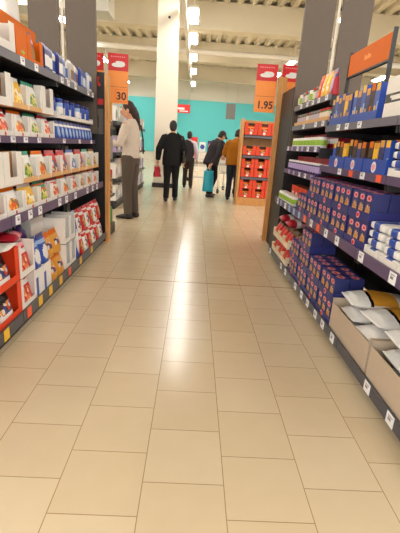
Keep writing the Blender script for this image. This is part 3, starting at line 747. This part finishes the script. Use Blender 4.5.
# items on the left end cap
KB = Proto(pouch_obj('bread_bag', .14, .12, .26, lambda u, v, f: (AMBER if v > .3 else PIC_BROWN)))
for i in range(3): KB.put((-1.06 - .16*i, 5.02, 1.302), PI, f'golden brown bag on the left end cap upper shelf, {nth(i)} from the aisle', 'food bag')
GT = Proto(tray_obj('grey_crate', .26, .3, .26, mat('grey_plastic', srgb(150, 150, 148), .5), None, lip=.25, stile=0))
for i in range(2): GT.put((-1.14 - .28*i, 5.08, .922), PI, f'grey plastic crate on the left end cap, {("nearest the aisle","farther from the aisle")[i]}', 'crate')
BB = Proto(pouch_obj('bread_bag', .15, .13, .3, lambda u, v, f: (RED if v > .82 else PIC_BROWN)))
for i in range(3): BB.put((-1.07 - .17*i, 5.05, .502), PI, f'brown bag with red top on the left end cap lower shelf, {nth(i)} from the aisle', 'food bag')
GB = bottle('g', GREEN, RED, .05, .27); RBt = bottle('r', CRIM, GLOSSW, .05, .25)
for i in range(4): (GB, RBt)[i % 2].put((-1.06 - .12*i, 5.06, .132), 0, f'{("green","crimson")[i % 2]} bottle at the foot of the left end cap, {nth(i)} from the aisle', 'bottle')

# hanging price boards
SIGNR = mat('sign_red', srgb(214, 34, 38), .45); SIGNO = mat('sign_orange', srgb(252, 152, 62), .45); SIGNT = mat('sign_text', srgb(70, 24, 14), .5)
def price_board(x, y, z0, price, label, w=.235, rz=0, hang=None):
    h = .55; r = empty('price_board', (x, y, z0), rz); tag(r, label, 'sign', 'price boards over the shelf ends')
    MB().box(-w/2, w/2, -.004, .004, 0, h, SIGNO).obj('board', r)
    MB().box(-w/2, w/2, -.0065, -.0045, h*.66, h, SIGNR).obj('red_field', r)
    b = MB()  # white brush-like emblem with a strip of small lettering over it
    for cx, cz, rx, rz_ in ((0, .775, .33, .045), (.14, .80, .2, .05), (-.1, .765, .22, .035), (.02, .83, .16, .02)):
        b.ell(cx*w, cz*h, rx*w, rz_*h, -.0068 - .0012*b.__dict__.setdefault('q', 0), GLOSSW); b.q += 1
    for i in range(7): b.box(-.36*w + i*.105*w, -.30*w + i*.105*w, -.008, -.0068, h*.925, h*.945, PINK)
    b.obj('emblem', r)
    f = MB()
    for a in ((.06*w - w/2, w*.94 - w/2, h*.335, h*.34), ): f.box(a[0], a[1], -.0056, -.0045, a[2], a[3], SIGNT)
    if price and len(price) == 2:
        for a_ in ((-.035, .105, h*.285, h*.292), (-.035, .105, .02, .024), (-.038, -.035, .02, h*.292), (.105, .108, .02, h*.292)): f.box(a_[0], a_[1], -.0056, -.0045, a_[2], a_[3], ORED)
    f.obj('rule', r)
    if price: text(price, .12, SIGNT, r, (0.008 if len(price) > 2 else .035, -.006, h*.15), (PI/2, 0, 0), 'price')
    p = MB(); xp = hang
    p.tube((xp, .03, -z0), (xp, .03, h + .04), .012, POLE, 10); p.tube((xp, .03, h + .03), (0, 0, h + .03), .006, POLE); p.tube((0, 0, h), (0, 0, h + .03), .004, POLE)
    p.lathe([(.06, -z0 + .001), (.06, -z0 + .012), (.015, -z0 + .02)], POLE, 12, (xp, .03, 0))
    p.obj('pole', r)
    return r
price_board(-.97, 5.22, 1.575, '30', 'red and orange price board reading 30 over the left end cap', .235, .12, hang=-.15)
price_board(-1.27, 5.25, 1.575, None, 'red and orange price board half hidden behind the board reading 30', .235, .12, hang=-.05)
price_board(.83, 5.35, 1.60, '1.95', 'red and orange price board reading 1.95 over the right end cap', .255, -.06, hang=.19)
price_board(1.12, 5.30, 1.60, None, 'red and orange price board right of the one reading 1.95', .235, .12, hang=.14)

# ------------------------------------------------------------------ far display with orange boxes (right)
r = empty('display_stand', (1.37, 8.4, 0)); tag(r, 'wood sided display stand full of orange boxes beyond the right run', 'display stand')
for s in (-1, 1): MB().box(*sorted((s*.415, s*.455)), 0, .45, 0, 1.72, GOLDWOOD).obj('side_board', r)
MB().box(-.41, .41, .43, .45, .02, 1.72, GOLDWOOD).obj('back_panel', r)
MB().box(-.41, .41, 0.01, .42, 0, .16, GOLDWOOD).obj('plinth', r)
for z in (.585, 1.02, 1.41): q = MB().box(-.41, .41, 0, .428, z - .045, z, SHELFM).obj('shelf', r); MB().box(-.40, .40, -.006, -.0005, z - .045, z - .005, RAILG).obj('price_rail', q)
FOB = Proto(tray_obj('orange_box', .26, .3, .18, ORED, DBROWN, lip=.06, stile=.06, mark=(GLOSSW, .9)))
FOP = Proto(pouch_obj('food_pouch', .17, .12, .14, pouch_paint(ORED, BROWN, PIC_BROWN, ORANGEL)))
for rr, (z, nl) in enumerate(((.165, 2), (.59, 2), (1.025, 1), (1.415, 1))):
    for k in range(nl):
        for i in range(3):
            FOB.put((1.37 - .27 + .27*i, 8.415, z + .183*k), 0, f'orange-red box, {("lowest","second","third","top")[rr]} shelf of wood sided stand, {("lower","upper")[k]} layer, {nth(i)} from left', 'display box', 'orange-red boxes on the wood sided stand', sc=(1, 1, 1.35 if rr == 3 else 1))
            FOP.put((1.37 - .27 + .27*i, 8.43, z + .183*k + .0062), 0, f'orange pouch, {("lowest","second","third","top")[rr]} shelf of wood sided stand, {("lower","upper")[k]} layer, {nth(i)} from left', 'food pouch', 'orange pouches on the wood sided stand', sc=(1, 1, 1.35 if rr == 3 else 1))

# ------------------------------------------------------------------ far left run
def far_bay(x, y0, y1, zs, label, sg=-1):
    r = empty('shelving_bay', (x, (y0 + y1)/2, 0)); h = (y1 - y0)/2 - .003
    tag(r, label, 'shelving', 'shelving bays beyond the left end cap')
    MB().box(*sorted((sg*.5, sg*.48)), -h, h, 0, 1.9, DARK).obj('back_panel', r)
    MB().box(*sorted((sg*.03, sg*.47)), -h, h, 0, .1, BLACK).obj('plinth', r)
    for z in zs:
        s = MB().box(*sorted((0, sg*.475)), -h, h, z - .05, z, SHELFM).obj('shelf', r)
    for yy in (-h, h - .03): MB().box(*sorted((sg*.44, sg*.478)), yy, yy + .03, .1, 1.95, BLACK).obj('upright', r)
for i, (a, b_) in enumerate(((6.9, 8.2), (8.2, 9.5), (9.5, 10.8))):
    far_bay(-1.31, a, b_, [.14, .52, .95, 1.45], f'dark shelving bay beyond the left end cap, {nth(i)} from the viewer')
FB = [(Proto(box_paint('carton', .2, .25, .24, lambda u, v, a=a, b_=b_: b_ if ov(u, v, .5, .45, .36, .3) else a, a, lambda u, v, a=a: a, nx=8, nz=8, ny=2)), nm) for a, b_, nm in ((WHITE, LILAC, 'white and lilac'), (LILAC, VIOLET, 'lilac'), (GREYCARD, GLOSSW, 'pale grey'), (WHITE, SKY, 'white and blue'), (ORANGE, RED, 'orange'), (VIOLET, LILAC, 'violet'), (GLOSSW, GREYL, 'white'))]
rnd = random.Random(3)
for lv, z in enumerate((.141, .521, .951, 1.451)):
    for i in range(16):
        k = rnd.choice((0, 1, 2, 3, 5, 6, 0, 2)) if not (lv == 2 and i in (9, 12)) else 4
        if lv == 3 and i % 3 == 2: continue
        FB[k][0].put((-1.33, 7.02 + i*.236, z), face('L'), f'{FB[k][1]} carton beyond left end cap, {("bottom","second","third","top")[lv]} shelf, {nth(i)} from viewer', 'carton', 'cartons on the shelving beyond the left end cap', sc=(1, 1, rnd.uniform(.8, 1.3)))

# ------------------------------------------------------------------ far background things
rs = empty('hanging_sign', (-.62, 17, 2.35)); tag(rs, 'red and white sign hanging in the distance beside the column', 'sign')
MB().box(-.32, .32, -.01, .01, 0, .32, SIGNR).obj('board', rs)
MB().box(-.25, .1, -.013, -.0105, .12, .2, GLOSSW).box(-.1, .24, -.013, -.0105, .05, .09, GLOSSW).obj('lettering', rs)
MB().tube((-.28, 0, .32), (-.28, 0, ZC - 2.35), .006, POLE).tube((.28, 0, .32), (.28, 0, ZC - 2.35), .006, POLE).obj('hanger', rs)
# checkout desk with goods
ck = empty('checkout_desk', (1.2, 19.5, 0)); tag(ck, 'pale checkout desk in the distance between the shoppers', 'checkout desk')
MB().box(-1.5, 1.5, 0, .7, 0, .85, WALLM).obj('desk', ck); MB().box(-1.45, 1.45, .05, .6, .851, .88, BLACK).obj('belt', ck)
MB().box(-1.5, 1.5, -.03, -.001, .3, .42, GREYL).obj('bumper', ck)
gd = [Proto(box_paint('carton', .28, .2, .34, lambda u, v, a=a, b_=b_: b_ if ov(u, v, .5, .5, .35, .3) else a, a, lambda u, v, a=a: a, nx=8, nz=8, ny=2)) for a, b_ in ((VIOLET, GLOSSW), (GLOSSW, BLUE), (NAVY, PINK), (RED, GLOSSW))]
for i in range(7):
    gd[i % 4].put((-.05 + i*.38, 19.75, .881), 0, f'{("violet","white","navy","red")[i % 4]} box on the distant checkout desk, {nth(i)} from its column end', 'box', 'boxes on the distant checkout desk', sc=(1, 1, 1 + .25*(i % 3)))
# red stand
st = empty('red_stand', (-.06, 16.5, 0)); tag(st, 'red sale stand in the distance right of the white sleeved shopper', 'stand')
MB().box(-.16, .16, -.1, .1, .62, 1.0, RED).obj('lower_box', st); MB().box(-.13, .13, -.08, .08, 1.12, 1.45, RED).obj('upper_box', st)
MB().box(-.02, .02, -.02, .02, .0, .62, POLE).box(-.02, .02, -.02, .02, 1.0, 1.12, POLE).box(-.17, .17, -.12, .12, 0, .02, POLE).obj('stem', st)
# trolley
def trolley(loc, rz, label):
    r = empty('shopping_trolley', loc, rz); tag(r, label, 'shopping trolley')
    W = mat('trolley_wire', srgb(190, 190, 188), .3, metal=.7); b = MB()
    def rect(z, x0, x1, y0, y1): return [(x0, y0, z), (x1, y0, z), (x1, y1, z), (x0, y1, z), (x0, y0, z)]
    top, bot = rect(.95, -.27, .27, -.4, .4), rect(.5, -.22, .22, -.3, .32)
    b.path(top, .012, W); b.path(bot, .01, W); b.path(rect(.72, -.245, .245, -.35, .36), .006, W)
    for i in range(4):
        for k in range(8):
            t = k/8; a = Vector(top[i]).lerp(Vector(top[i + 1]), t); c = Vector(bot[i]).lerp(Vector(bot[i + 1]), t); b.tube(a, c, .005, W, 6)
    b.obj('basket', r)
    f = MB(); 
    for s in (-1, 1): f.path([(s*.2, .3, .5), (s*.22, .38, .14), (s*.22, -.42, .14), (s*.2, -.28, .5)], .013, W)
    f.tube((-.22, -.42, .14), (.22, -.42, .14), .012, W); f.obj('frame', r)
    MB().tube((-.28, -.45, 1.0), (.28, -.45, 1.0), .018, RED).tube((-.27, -.4, .95), (-.27, -.45, 1.0), .01, W).tube((.27, -.4, .95), (.27, -.45, 1.0), .01, W).obj('handle', r)
    for sx in (-1, 1):
        for y in (-.4, .36):
            MB().tube((sx*.22 - .015, y, .06), (sx*.22 + .015, y, .06), .06, BLACK, 14).tube((sx*.22, y, .06), (sx*.22, y, .14), .012, W).obj('wheel', r)
    return r
trolley((.18, 13.6, 0), PI/2, 'steel shopping trolley standing in the distance left of the dark jacket shopper')
trolley((.72, 10.75, 0), .3, 'steel shopping trolley in front of the dark jacket and mustard jacket shoppers')
gy = empty('hanging_banner', (1.72, 22, 0)); tag(gy, 'grey banner hanging before the teal wall', 'banner')
MB().box(-.24, .24, -.01, .01, 2.55, 3.3, mat('grey_banner', srgb(112, 110, 108), .6)).obj('cloth', gy)
MB().tube((-.28, 0, 3.3), (-.28, 0, ZC), .008, POLE).tube((.28, 0, 3.3), (.28, 0, ZC), .008, POLE).obj('hanger', gy)

# ------------------------------------------------------------------ people
SKIN = mat('skin', srgb(206, 156, 126), .5); HAIRK = mat('hair_black', srgb(24, 20, 20), .45); HAIRB = mat('hair_dark_brown', srgb(42, 24, 24), .45)
EYEW = mat('eye_white', srgb(235, 232, 228), .3)
def fabric(name, rgb): return mat(name, rgb, .85, spec=.2, var=.14, scale=60, bump=.15)
SUIT = fabric('suit_black', srgb(30, 30, 32)); SHIRTW = fabric('shirt_offwhite', srgb(214, 202, 190)); TROUG = fabric('trousers_grey', srgb(92, 82, 74))
JKD = fabric('jacket_charcoal', srgb(52, 48, 52)); JEAN = fabric('jeans_navy', srgb(42, 46, 58)); MUST = fabric('jacket_mustard', srgb(166, 104, 24)); TRK = fabric('trousers_black', srgb(28, 27, 30))
LILACF = fabric('sleeve_lilac', srgb(214, 200, 214)); TRGB = fabric('trousers_dark_taupe', srgb(58, 48, 44)); LEATHER = mat('shoe_leather', srgb(24, 22, 22), .35)
def limb(b, pts, rad, n=12, flat=None):
    """tapered closed tube along points; flat gives a ring (rx, ry) per point for an upright trunk"""
    pts = [Vector(p) for p in pts]; R = []
    for i, p in enumerate(pts):
        d = (pts[min(i + 1, len(pts) - 1)] - pts[max(i - 1, 0)]).normalized()
        rx, ry = rad[i] if isinstance(rad[i], tuple) else (rad[i], rad[i])
        u = Vector((1, 0, 0)); u = (u - d*u.dot(d))
        if u.length < .2: u = Vector((0, 0, 1)) - d*d.z
        u.normalize(); w = d.cross(u)
        R.append([tuple(p + u*math.cos(2*PI*j/n)*rx + w*math.sin(2*PI*j/n)*ry) for j in range(n)])
    b.rings(R, SKIN)
def ball(b, c, r, n=14, k=10, M=None):
    R = []
    for i in range(k + 1):
        a = PI*(i + .02)/(k + .04) - PI/2
        R.append([tuple((M or Matrix.Identity(3)) @ Vector((r[0]*math.cos(a)*math.cos(2*PI*j/n), r[1]*math.cos(a)*math.sin(2*PI*j/n), r[2]*math.sin(a))) + Vector(c)) for j in range(n)])
    b.rings(R, SKIN)
def fuse(b, name, m, parent, vox=.011, it=3):
    me = b.mesh(name); o = bpy.data.objects.new(name, me); COL.objects.link(o)
    r = o.modifiers.new('r', 'REMESH'); r.mode = 'VOXEL'; r.voxel_size = vox; r.use_smooth_shade = True
    s = o.modifiers.new('s', 'SMOOTH'); s.iterations = it; s.factor = .5
    dg = bpy.context.evaluated_depsgraph_get(); nm = bpy.data.meshes.new_from_object(o.evaluated_get(dg))
    bpy.data.objects.remove(o); bpy.data.meshes.remove(me)
    nm.materials.clear(); nm.materials.append(m); nm.polygons.foreach_set('material_index', [0]*len(nm.polygons))
    n = bpy.data.objects.new(name, nm); COL.objects.link(n)
    if parent: n.parent = parent
    return n
def person(loc, rz, sc, label, pose, top, topm, legm, hair, hem=.86, long_hair=None, cap=None, extra=None, bulk=0.):
    """local frame: faces +Y, 1.75 m tall before scaling; pose overrides joints (already posed)"""
    J = dict(lean=0., hipL=(-.09, 0, .92), hipR=(.09, 0, .92), kneeL=(-.10, .02, .5), kneeR=(.10, .02, .5), ankL=(-.10, 0, .09), ankR=(.10, 0, .09), turnL=0, turnR=0,
             elL=(-.26, -.02, 1.14), elR=(.26, -.02, 1.14), wrL=(-.27, .04, .88), wrR=(.27, .04, .88), nod=0., look=0.)
    J.update(pose)
    A = Matrix.Rotation(-J['lean'], 3, 'X'); pv = Vector((0, 0, .95))
    T = lambda p: A @ (Vector(p) - pv) + pv
    hc = T((0, .035, 1.615)); HM = Matrix.Rotation(J['look'], 3, 'Z') @ Matrix.Rotation(-J['lean']*.5 - J['nod'], 3, 'X')
    hc = T((0, 0, 1.49)) + HM @ Vector((0, .03, .13))
    root_b = MB()
    b = root_b
    limb(b, [T(p) for p in ((0, 0, .86), (0, 0, .97), (0, 0, 1.10), (0, .005, 1.26), (0, 0, 1.40), (0, -.005, 1.455))], [(.13, .09), (.155, .105), (.13, .09), (.155, .105), (.15, .09), (.08, .06)], 16)
    limb(b, [T((0, -.005, 1.43)), T((0, 0, 1.49)), hc - HM @ Vector((0, .01, .05))], [.06, .053, .052])
    ball(b, hc, (.074, .094, .115), M=HM); ball(b, hc + HM @ Vector((0, .03, -.05)), (.055, .06, .062), M=HM)
    limb(b, [hc + HM @ Vector((0, .085, .02)), hc + HM @ Vector((0, .11, -.02)), hc + HM @ Vector((0, .095, -.032))], [.008, .015, .012], 8)
    limb(b, [hc + HM @ Vector((-.022, .084, -.062)), hc + HM @ Vector((0, .092, -.062)), hc + HM @ Vector((.022, .084, -.062))], [.004, .009, .004], 8)
    for s in (-1, 1): ball(b, hc + HM @ Vector((s*.076, -.005, -.01)), (.011, .02, .032), 10, 6, HM)
    hands = {}
    for s, e, w in ((-1, 'elL', 'wrL'), (1, 'elR', 'wrR')):
        sh = T((s*.185, 0, 1.405)); el = Vector(J[e]); wr = Vector(J[w])
        limb(b, [T((s*.12, 0, 1.40)), sh, sh.lerp(el, .45), el, el.lerp(wr, .4), wr], [.05, .055, .046, .038, .038, .026])
        d = (wr - el).normalized(); side = d.cross(Vector((s, .2, .1))).normalized(); pn = d.cross(side).normalized()
        pc = wr + d*.09
        limb(b, [wr, wr + d*.045, pc], [(.026, .02), (.038, .018), (.036, .014)], 10)
        for f in range(4):
            o = side*(.012*(f - 1.5)*1.9); L_ = (.075, .088, .082, .062)[f]
            limb(b, [pc - d*.02 + o, pc + d*L_*.5 + o*1.1, pc + d*L_*.85 + o*1.1 - pn*s*.02, pc + d*L_*.95 + o - pn*s*.04], [.011, .0105, .0095, .008], 8)
        limb(b, [wr + d*.025 + side*.02, wr + d*.06 + side*.05, wr + d*.10 + side*.055], [.013, .0115, .009], 8)
        hands[w] = pc + d*.03
    feet = []
    for s, h, k, a, t in ((-1, 'hipL', 'kneeL', 'ankL', 'turnL'), (1, 'hipR', 'kneeR', 'ankR', 'turnR')):
        h, k, a = Vector(J[h]), Vector(J[k]), Vector(J[a])
        limb(b, [h + Vector((0, 0, .05)), h, h.lerp(k, .5), k, k.lerp(a, .35), a], [.085, .09, .074, .054, .053, .036])
        f = Matrix.Rotation(J[t], 3, 'Z'); z = a.z - .05
        limb(b, [a + f @ Vector((0, -.03, -.045)), a + f @ Vector((0, .05, -.05)), a + f @ Vector((0, .14, -.065))], [(.032, .03), (.038, .03), (.03, .014)], 10)
        feet.append((a, f))
    body = fuse(b, 'person', SKIN, None, .0095, 2)
    body.location = loc; body.rotation_euler = (0, 0, rz); body.scale = (sc, sc, sc)
    tag(body, label, 'person')
    # trousers
    b = MB(); limb(b, [(0, 0, .84), (0, 0, .95), T((0, 0, 1.06))], [(.15, .11), (.175, .125), (.15, .11)], 16)
    for h, k, a in (('hipL', 'kneeL', 'ankL'), ('hipR', 'kneeR', 'ankR')):
        h, k, a = Vector(J[h]), Vector(J[k]), Vector(J[a])
        limb(b, [h + Vector((0, 0, .05)), h, h.lerp(k, .5), k, k.lerp(a, .5), a + Vector((0, 0, -.01))], [.09, .108, .094, .076, .07, .066])
    fuse(b, 'trousers', legm, body, .013, 2)
    # shoes
    for (a, f) in feet:
        b = MB()
        limb(b, [a + f @ Vector((0, -.075, -.045)), a + f @ Vector((0, -.03, -.04)), a + f @ Vector((0, .05, -.045)), a + f @ Vector((0, .13, -.058)), a + f @ Vector((0, .2, -.07))], [(.02, .03), (.042, .048), (.046, .043), (.05, .03), (.03, .016)], 12)
        limb(b, [a + Vector((0, -.01, .03)), a + Vector((0, -.01, -.05))], [.046, .046])
        fuse(b, 'shoe', LEATHER, body, .009, 2)
    # top
    b = MB(); u = bulk
    hemring = (.185 + u, .135 + u)
    limb(b, [T(p) for p in ((0, 0, hem), (0, 0, max(hem + .05, .98)), (0, 0, 1.12), (0, .005, 1.27), (0, 0, 1.40), (0, -.005, 1.46), (0, 0, 1.485))], [hemring, (.182 + u, .13 + u), (.165 + u, .118 + u), (.182 + u, .128 + u), (.165 + u*.6, .11 + u*.5), (.10, .082), (.072, .07)], 18)
    for s, e, w in ((-1, 'elL', 'wrL'), (1, 'elR', 'wrR')):
        sh = T((s*.172, 0, 1.385)); el = Vector(J[e]); wr = Vector(J[w])
        limb(b, [T((s*.07, 0, 1.41)), T((s*.125, 0, 1.402)), sh, sh.lerp(el, .45), el, el.lerp(wr, .5), wr.lerp(el, .02)], [.055 + u*.3, .064 + u*.3, .074 + u*.4, .066 + u*.6, .058 + u*.5, .053 + u*.4, .044 + u*.3])
    fuse(b, top, topm, body, .012, 3)
    # hair
    b = MB(); ball(b, hc + HM @ Vector((0, -.018, .022)), (.085, .098, .112), M=HM)
    if long_hair:
        limb(b, [hc + HM @ Vector(p) for p in long_hair], [.07, .075, .06, .03][:len(long_hair)])
    else: ball(b, hc + HM @ Vector((0, -.04, -.035)), (.074, .07, .07), M=HM)
    fuse(b, 'hair', hair, body, .009, 3)
    if cap:
        b = MB(); ball(b, hc + HM @ Vector((0, -.008, .05)), (.092, .108, .085), M=HM); limb(b, [hc + HM @ Vector((0, .06, .05)), hc + HM @ Vector((0, .12, .045)), hc + HM @ Vector((0, .17, .03))], [(.07, .012), (.07, .01), (.04, .008)])
        fuse(b, 'cap', cap, body, .009, 2)
    e = MB()
    for s in (-1, 1):
        ball(e, hc + HM @ Vector((s*.03, .082, .012)), (.012, .008, .008), 8, 6, HM)
    for i in range(len(e.m)): e.m[i] = 0
    e.mats = [EYEW]; e.obj('eyes', body)
    return body, hands

w, hw = person((-.955, 6.15, 0), 1.3, .975, 'person in off-white shirt with long dark hair standing at the left end cap',
    dict(elL=(-.27, .06, 1.13), wrL=(-.16, .30, 1.14), elR=(.235, .0, 1.13), wrR=(.22, .16, .96), kneeL=(-.085, .02, .5), kneeR=(.085, .0, .5), ankL=(-.085, .0, .09), ankR=(.09, -.04, .09), nod=.15, look=.35),
    'shirt', SHIRTW, TROUG, HAIRB, hem=.93, long_hair=((0, -.06, .02), (.02, -.085, -.08), (.05, -.10, -.2), (.07, -.11, -.3)), bulk=-.006)
bs = MB(); bs.path([(.13, -.10, 1.42), (.18, -.125, 1.2), (.2, -.12, 1.0)], .012, HAIRB); bs.obj('shoulder_strap', w)
m, hm_ = person((-.46, 8.32, 0), .05, .91, 'person in black suit walking away down the aisle with a red bag',
    dict(kneeL=(-.095, -.01, .5), kneeR=(.09, .09, .5), ankL=(-.10, -.10, .09), ankR=(.10, .10, .09), turnL=.15, turnR=-.2, elL=(-.29, -.05, 1.14), wrL=(-.31, .02, .90), elR=(.27, -.03, 1.14), wrR=(.26, .10, .91)),
    'suit_jacket', SUIT, TRK, HAIRK, hem=.80, bulk=.03)
l2, _ = person((-.17, 11.2, 0), -.1, .86, 'person in dark vest and pale lilac sleeves walking beyond the black suit',
    dict(kneeL=(-.09, .04, .5), kneeR=(.1, .0, .5), ankL=(-.1, .03, .09), ankR=(.11, -.03, .09)), 'lilac_shirt', LILACF, TRGB, HAIRK, hem=.88, long_hair=((0, -.03, 0), (0, -.05, -.06), (0, -.05, -.1)), bulk=.0)
b = MB(); limb(b, [(-.02, 0, .86), (-.02, 0, 1.0), (-.02, 0, 1.27), (-.02, 0, 1.40), (0, 0, 1.47)], [(.20, .155), (.195, .15), (.196, .15), (.185, .13), (.10, .095)], 18); fuse(b, 'vest', JKD, l2, .012, 2)
d, hd = person((.40, 9.55, 0), -.95, .90, 'person in charcoal padded jacket bending forward with a turquoise bag',
    dict(lean=.34, nod=.45, kneeL=(-.10, .10, .50), kneeR=(.11, .04, .5), ankL=(-.12, .12, .09), ankR=(.11, -.14, .09), turnL=.2, elL=(-.25, .18, 1.08), wrL=(-.16, .36, 1.02), elR=(.30, -.02, 1.10), wrR=(.27, -.20, .86)),
    'padded_jacket', JKD, TRK, HAIRK, hem=.80, cap=HAIRK, bulk=.05)
y_, _ = person((.88, 9.08, 0), -.25, .90, 'person in mustard jacket and dark jeans seen from behind at the wood sided stand',
    dict(lean=.12, nod=.4, look=-.3, kneeL=(-.09, .02, .5), kneeR=(.09, .03, .5), elL=(-.27, .06, 1.12), wrL=(-.2, .28, 1.05), elR=(.27, .06, 1.12), wrR=(.2, .28, 1.05)),
    'mustard_jacket', MUST, JEAN, HAIRK, hem=.86, bulk=.035)
# carried bags
def carried(name, body, hand, w_, d_, h_, m_, label, rz=0, hang=.10):
    c = body.matrix_basis @ hand; r = MB(); k = 10; R = []
    for i in range(k + 1):
        t = i/k; fx = 1 - .12*t; fy = 1 - .55*t
        R.append([((w_/2*fx)*math.copysign(abs(math.cos(a))**.6, math.cos(a)), (d_/2*fy)*math.copysign(abs(math.sin(a))**.7, math.sin(a)) + .006*math.sin(9*t + 2*a), h_*t) for a in [2*PI*(j + .5)/20 for j in range(20)]])
    r.rings(R, m_); o = r.obj(name); o.location = (c.x, c.y, c.z - h_ - hang + .01); o.rotation_euler = (0, 0, rz)
    hb = MB()
    for s in (-1, 1): hb.path([(-w_*.25, s*d_*.15, h_), (-w_*.12, s*.01, h_ + hang*.8), (0, 0, h_ + hang), (w_*.12, s*.01, h_ + hang*.8), (w_*.25, s*d_*.15, h_)], .006, m_)
    hb.obj('handle', o)
    return tag(o, label, 'bag')
bpy.context.view_layer.update()
sb = MB(); sb.rings([[(.25 + .055*math.cos(a)*k, .02 + .15*math.sin(a)*k, z) for a in [2*PI*j/16 for j in range(16)]] for z, k in ((.86, .7), (.88, 1), (1.0, 1), (1.12, .9), (1.14, .6))], GLOSSK)
sb.path([(.24, .02, 1.13), (.19, -.12, 1.40), (.10, -.06, 1.50), (.12, .10, 1.40), (.235, .06, 1.13)], .011, GLOSSK)
sbo = sb.obj('shoulder_bag', None, m.location); sbo.rotation_euler = m.rotation_euler; sbo.scale = m.scale; tag(sbo, 'black shoulder bag hanging at the side of the person in black suit', 'bag')
CYAN = mat('turquoise_plastic', srgb(20, 160, 190), .35); REDB = mat('red_bag_plastic', srgb(196, 30, 52), .4)
carried('shopping_bag', m, hm_['wrL'], .22, .12, .2, REDB, 'small red bag carried by the person in the black suit', 1.2, .04)
carried('shopping_bag', d, hd['wrR'], .26, .14, .46, CYAN, 'turquoise shopping bag held by the person in the charcoal jacket', .4, .08)

# ------------------------------------------------------------------ light
w = bpy.data.worlds.new('hall_light'); SC.world = w; w.use_nodes = True
w.node_tree.nodes['Background'].inputs[0].default_value = (1.0, .96, .90, 1); w.node_tree.nodes['Background'].inputs[1].default_value = 1.6
SC.view_settings.view_transform = 'Standard'; SC.view_settings.look = 'None'; SC.view_settings.gamma = 1
SC.view_settings.exposure = .9
SC.cycles.max_bounces = 8
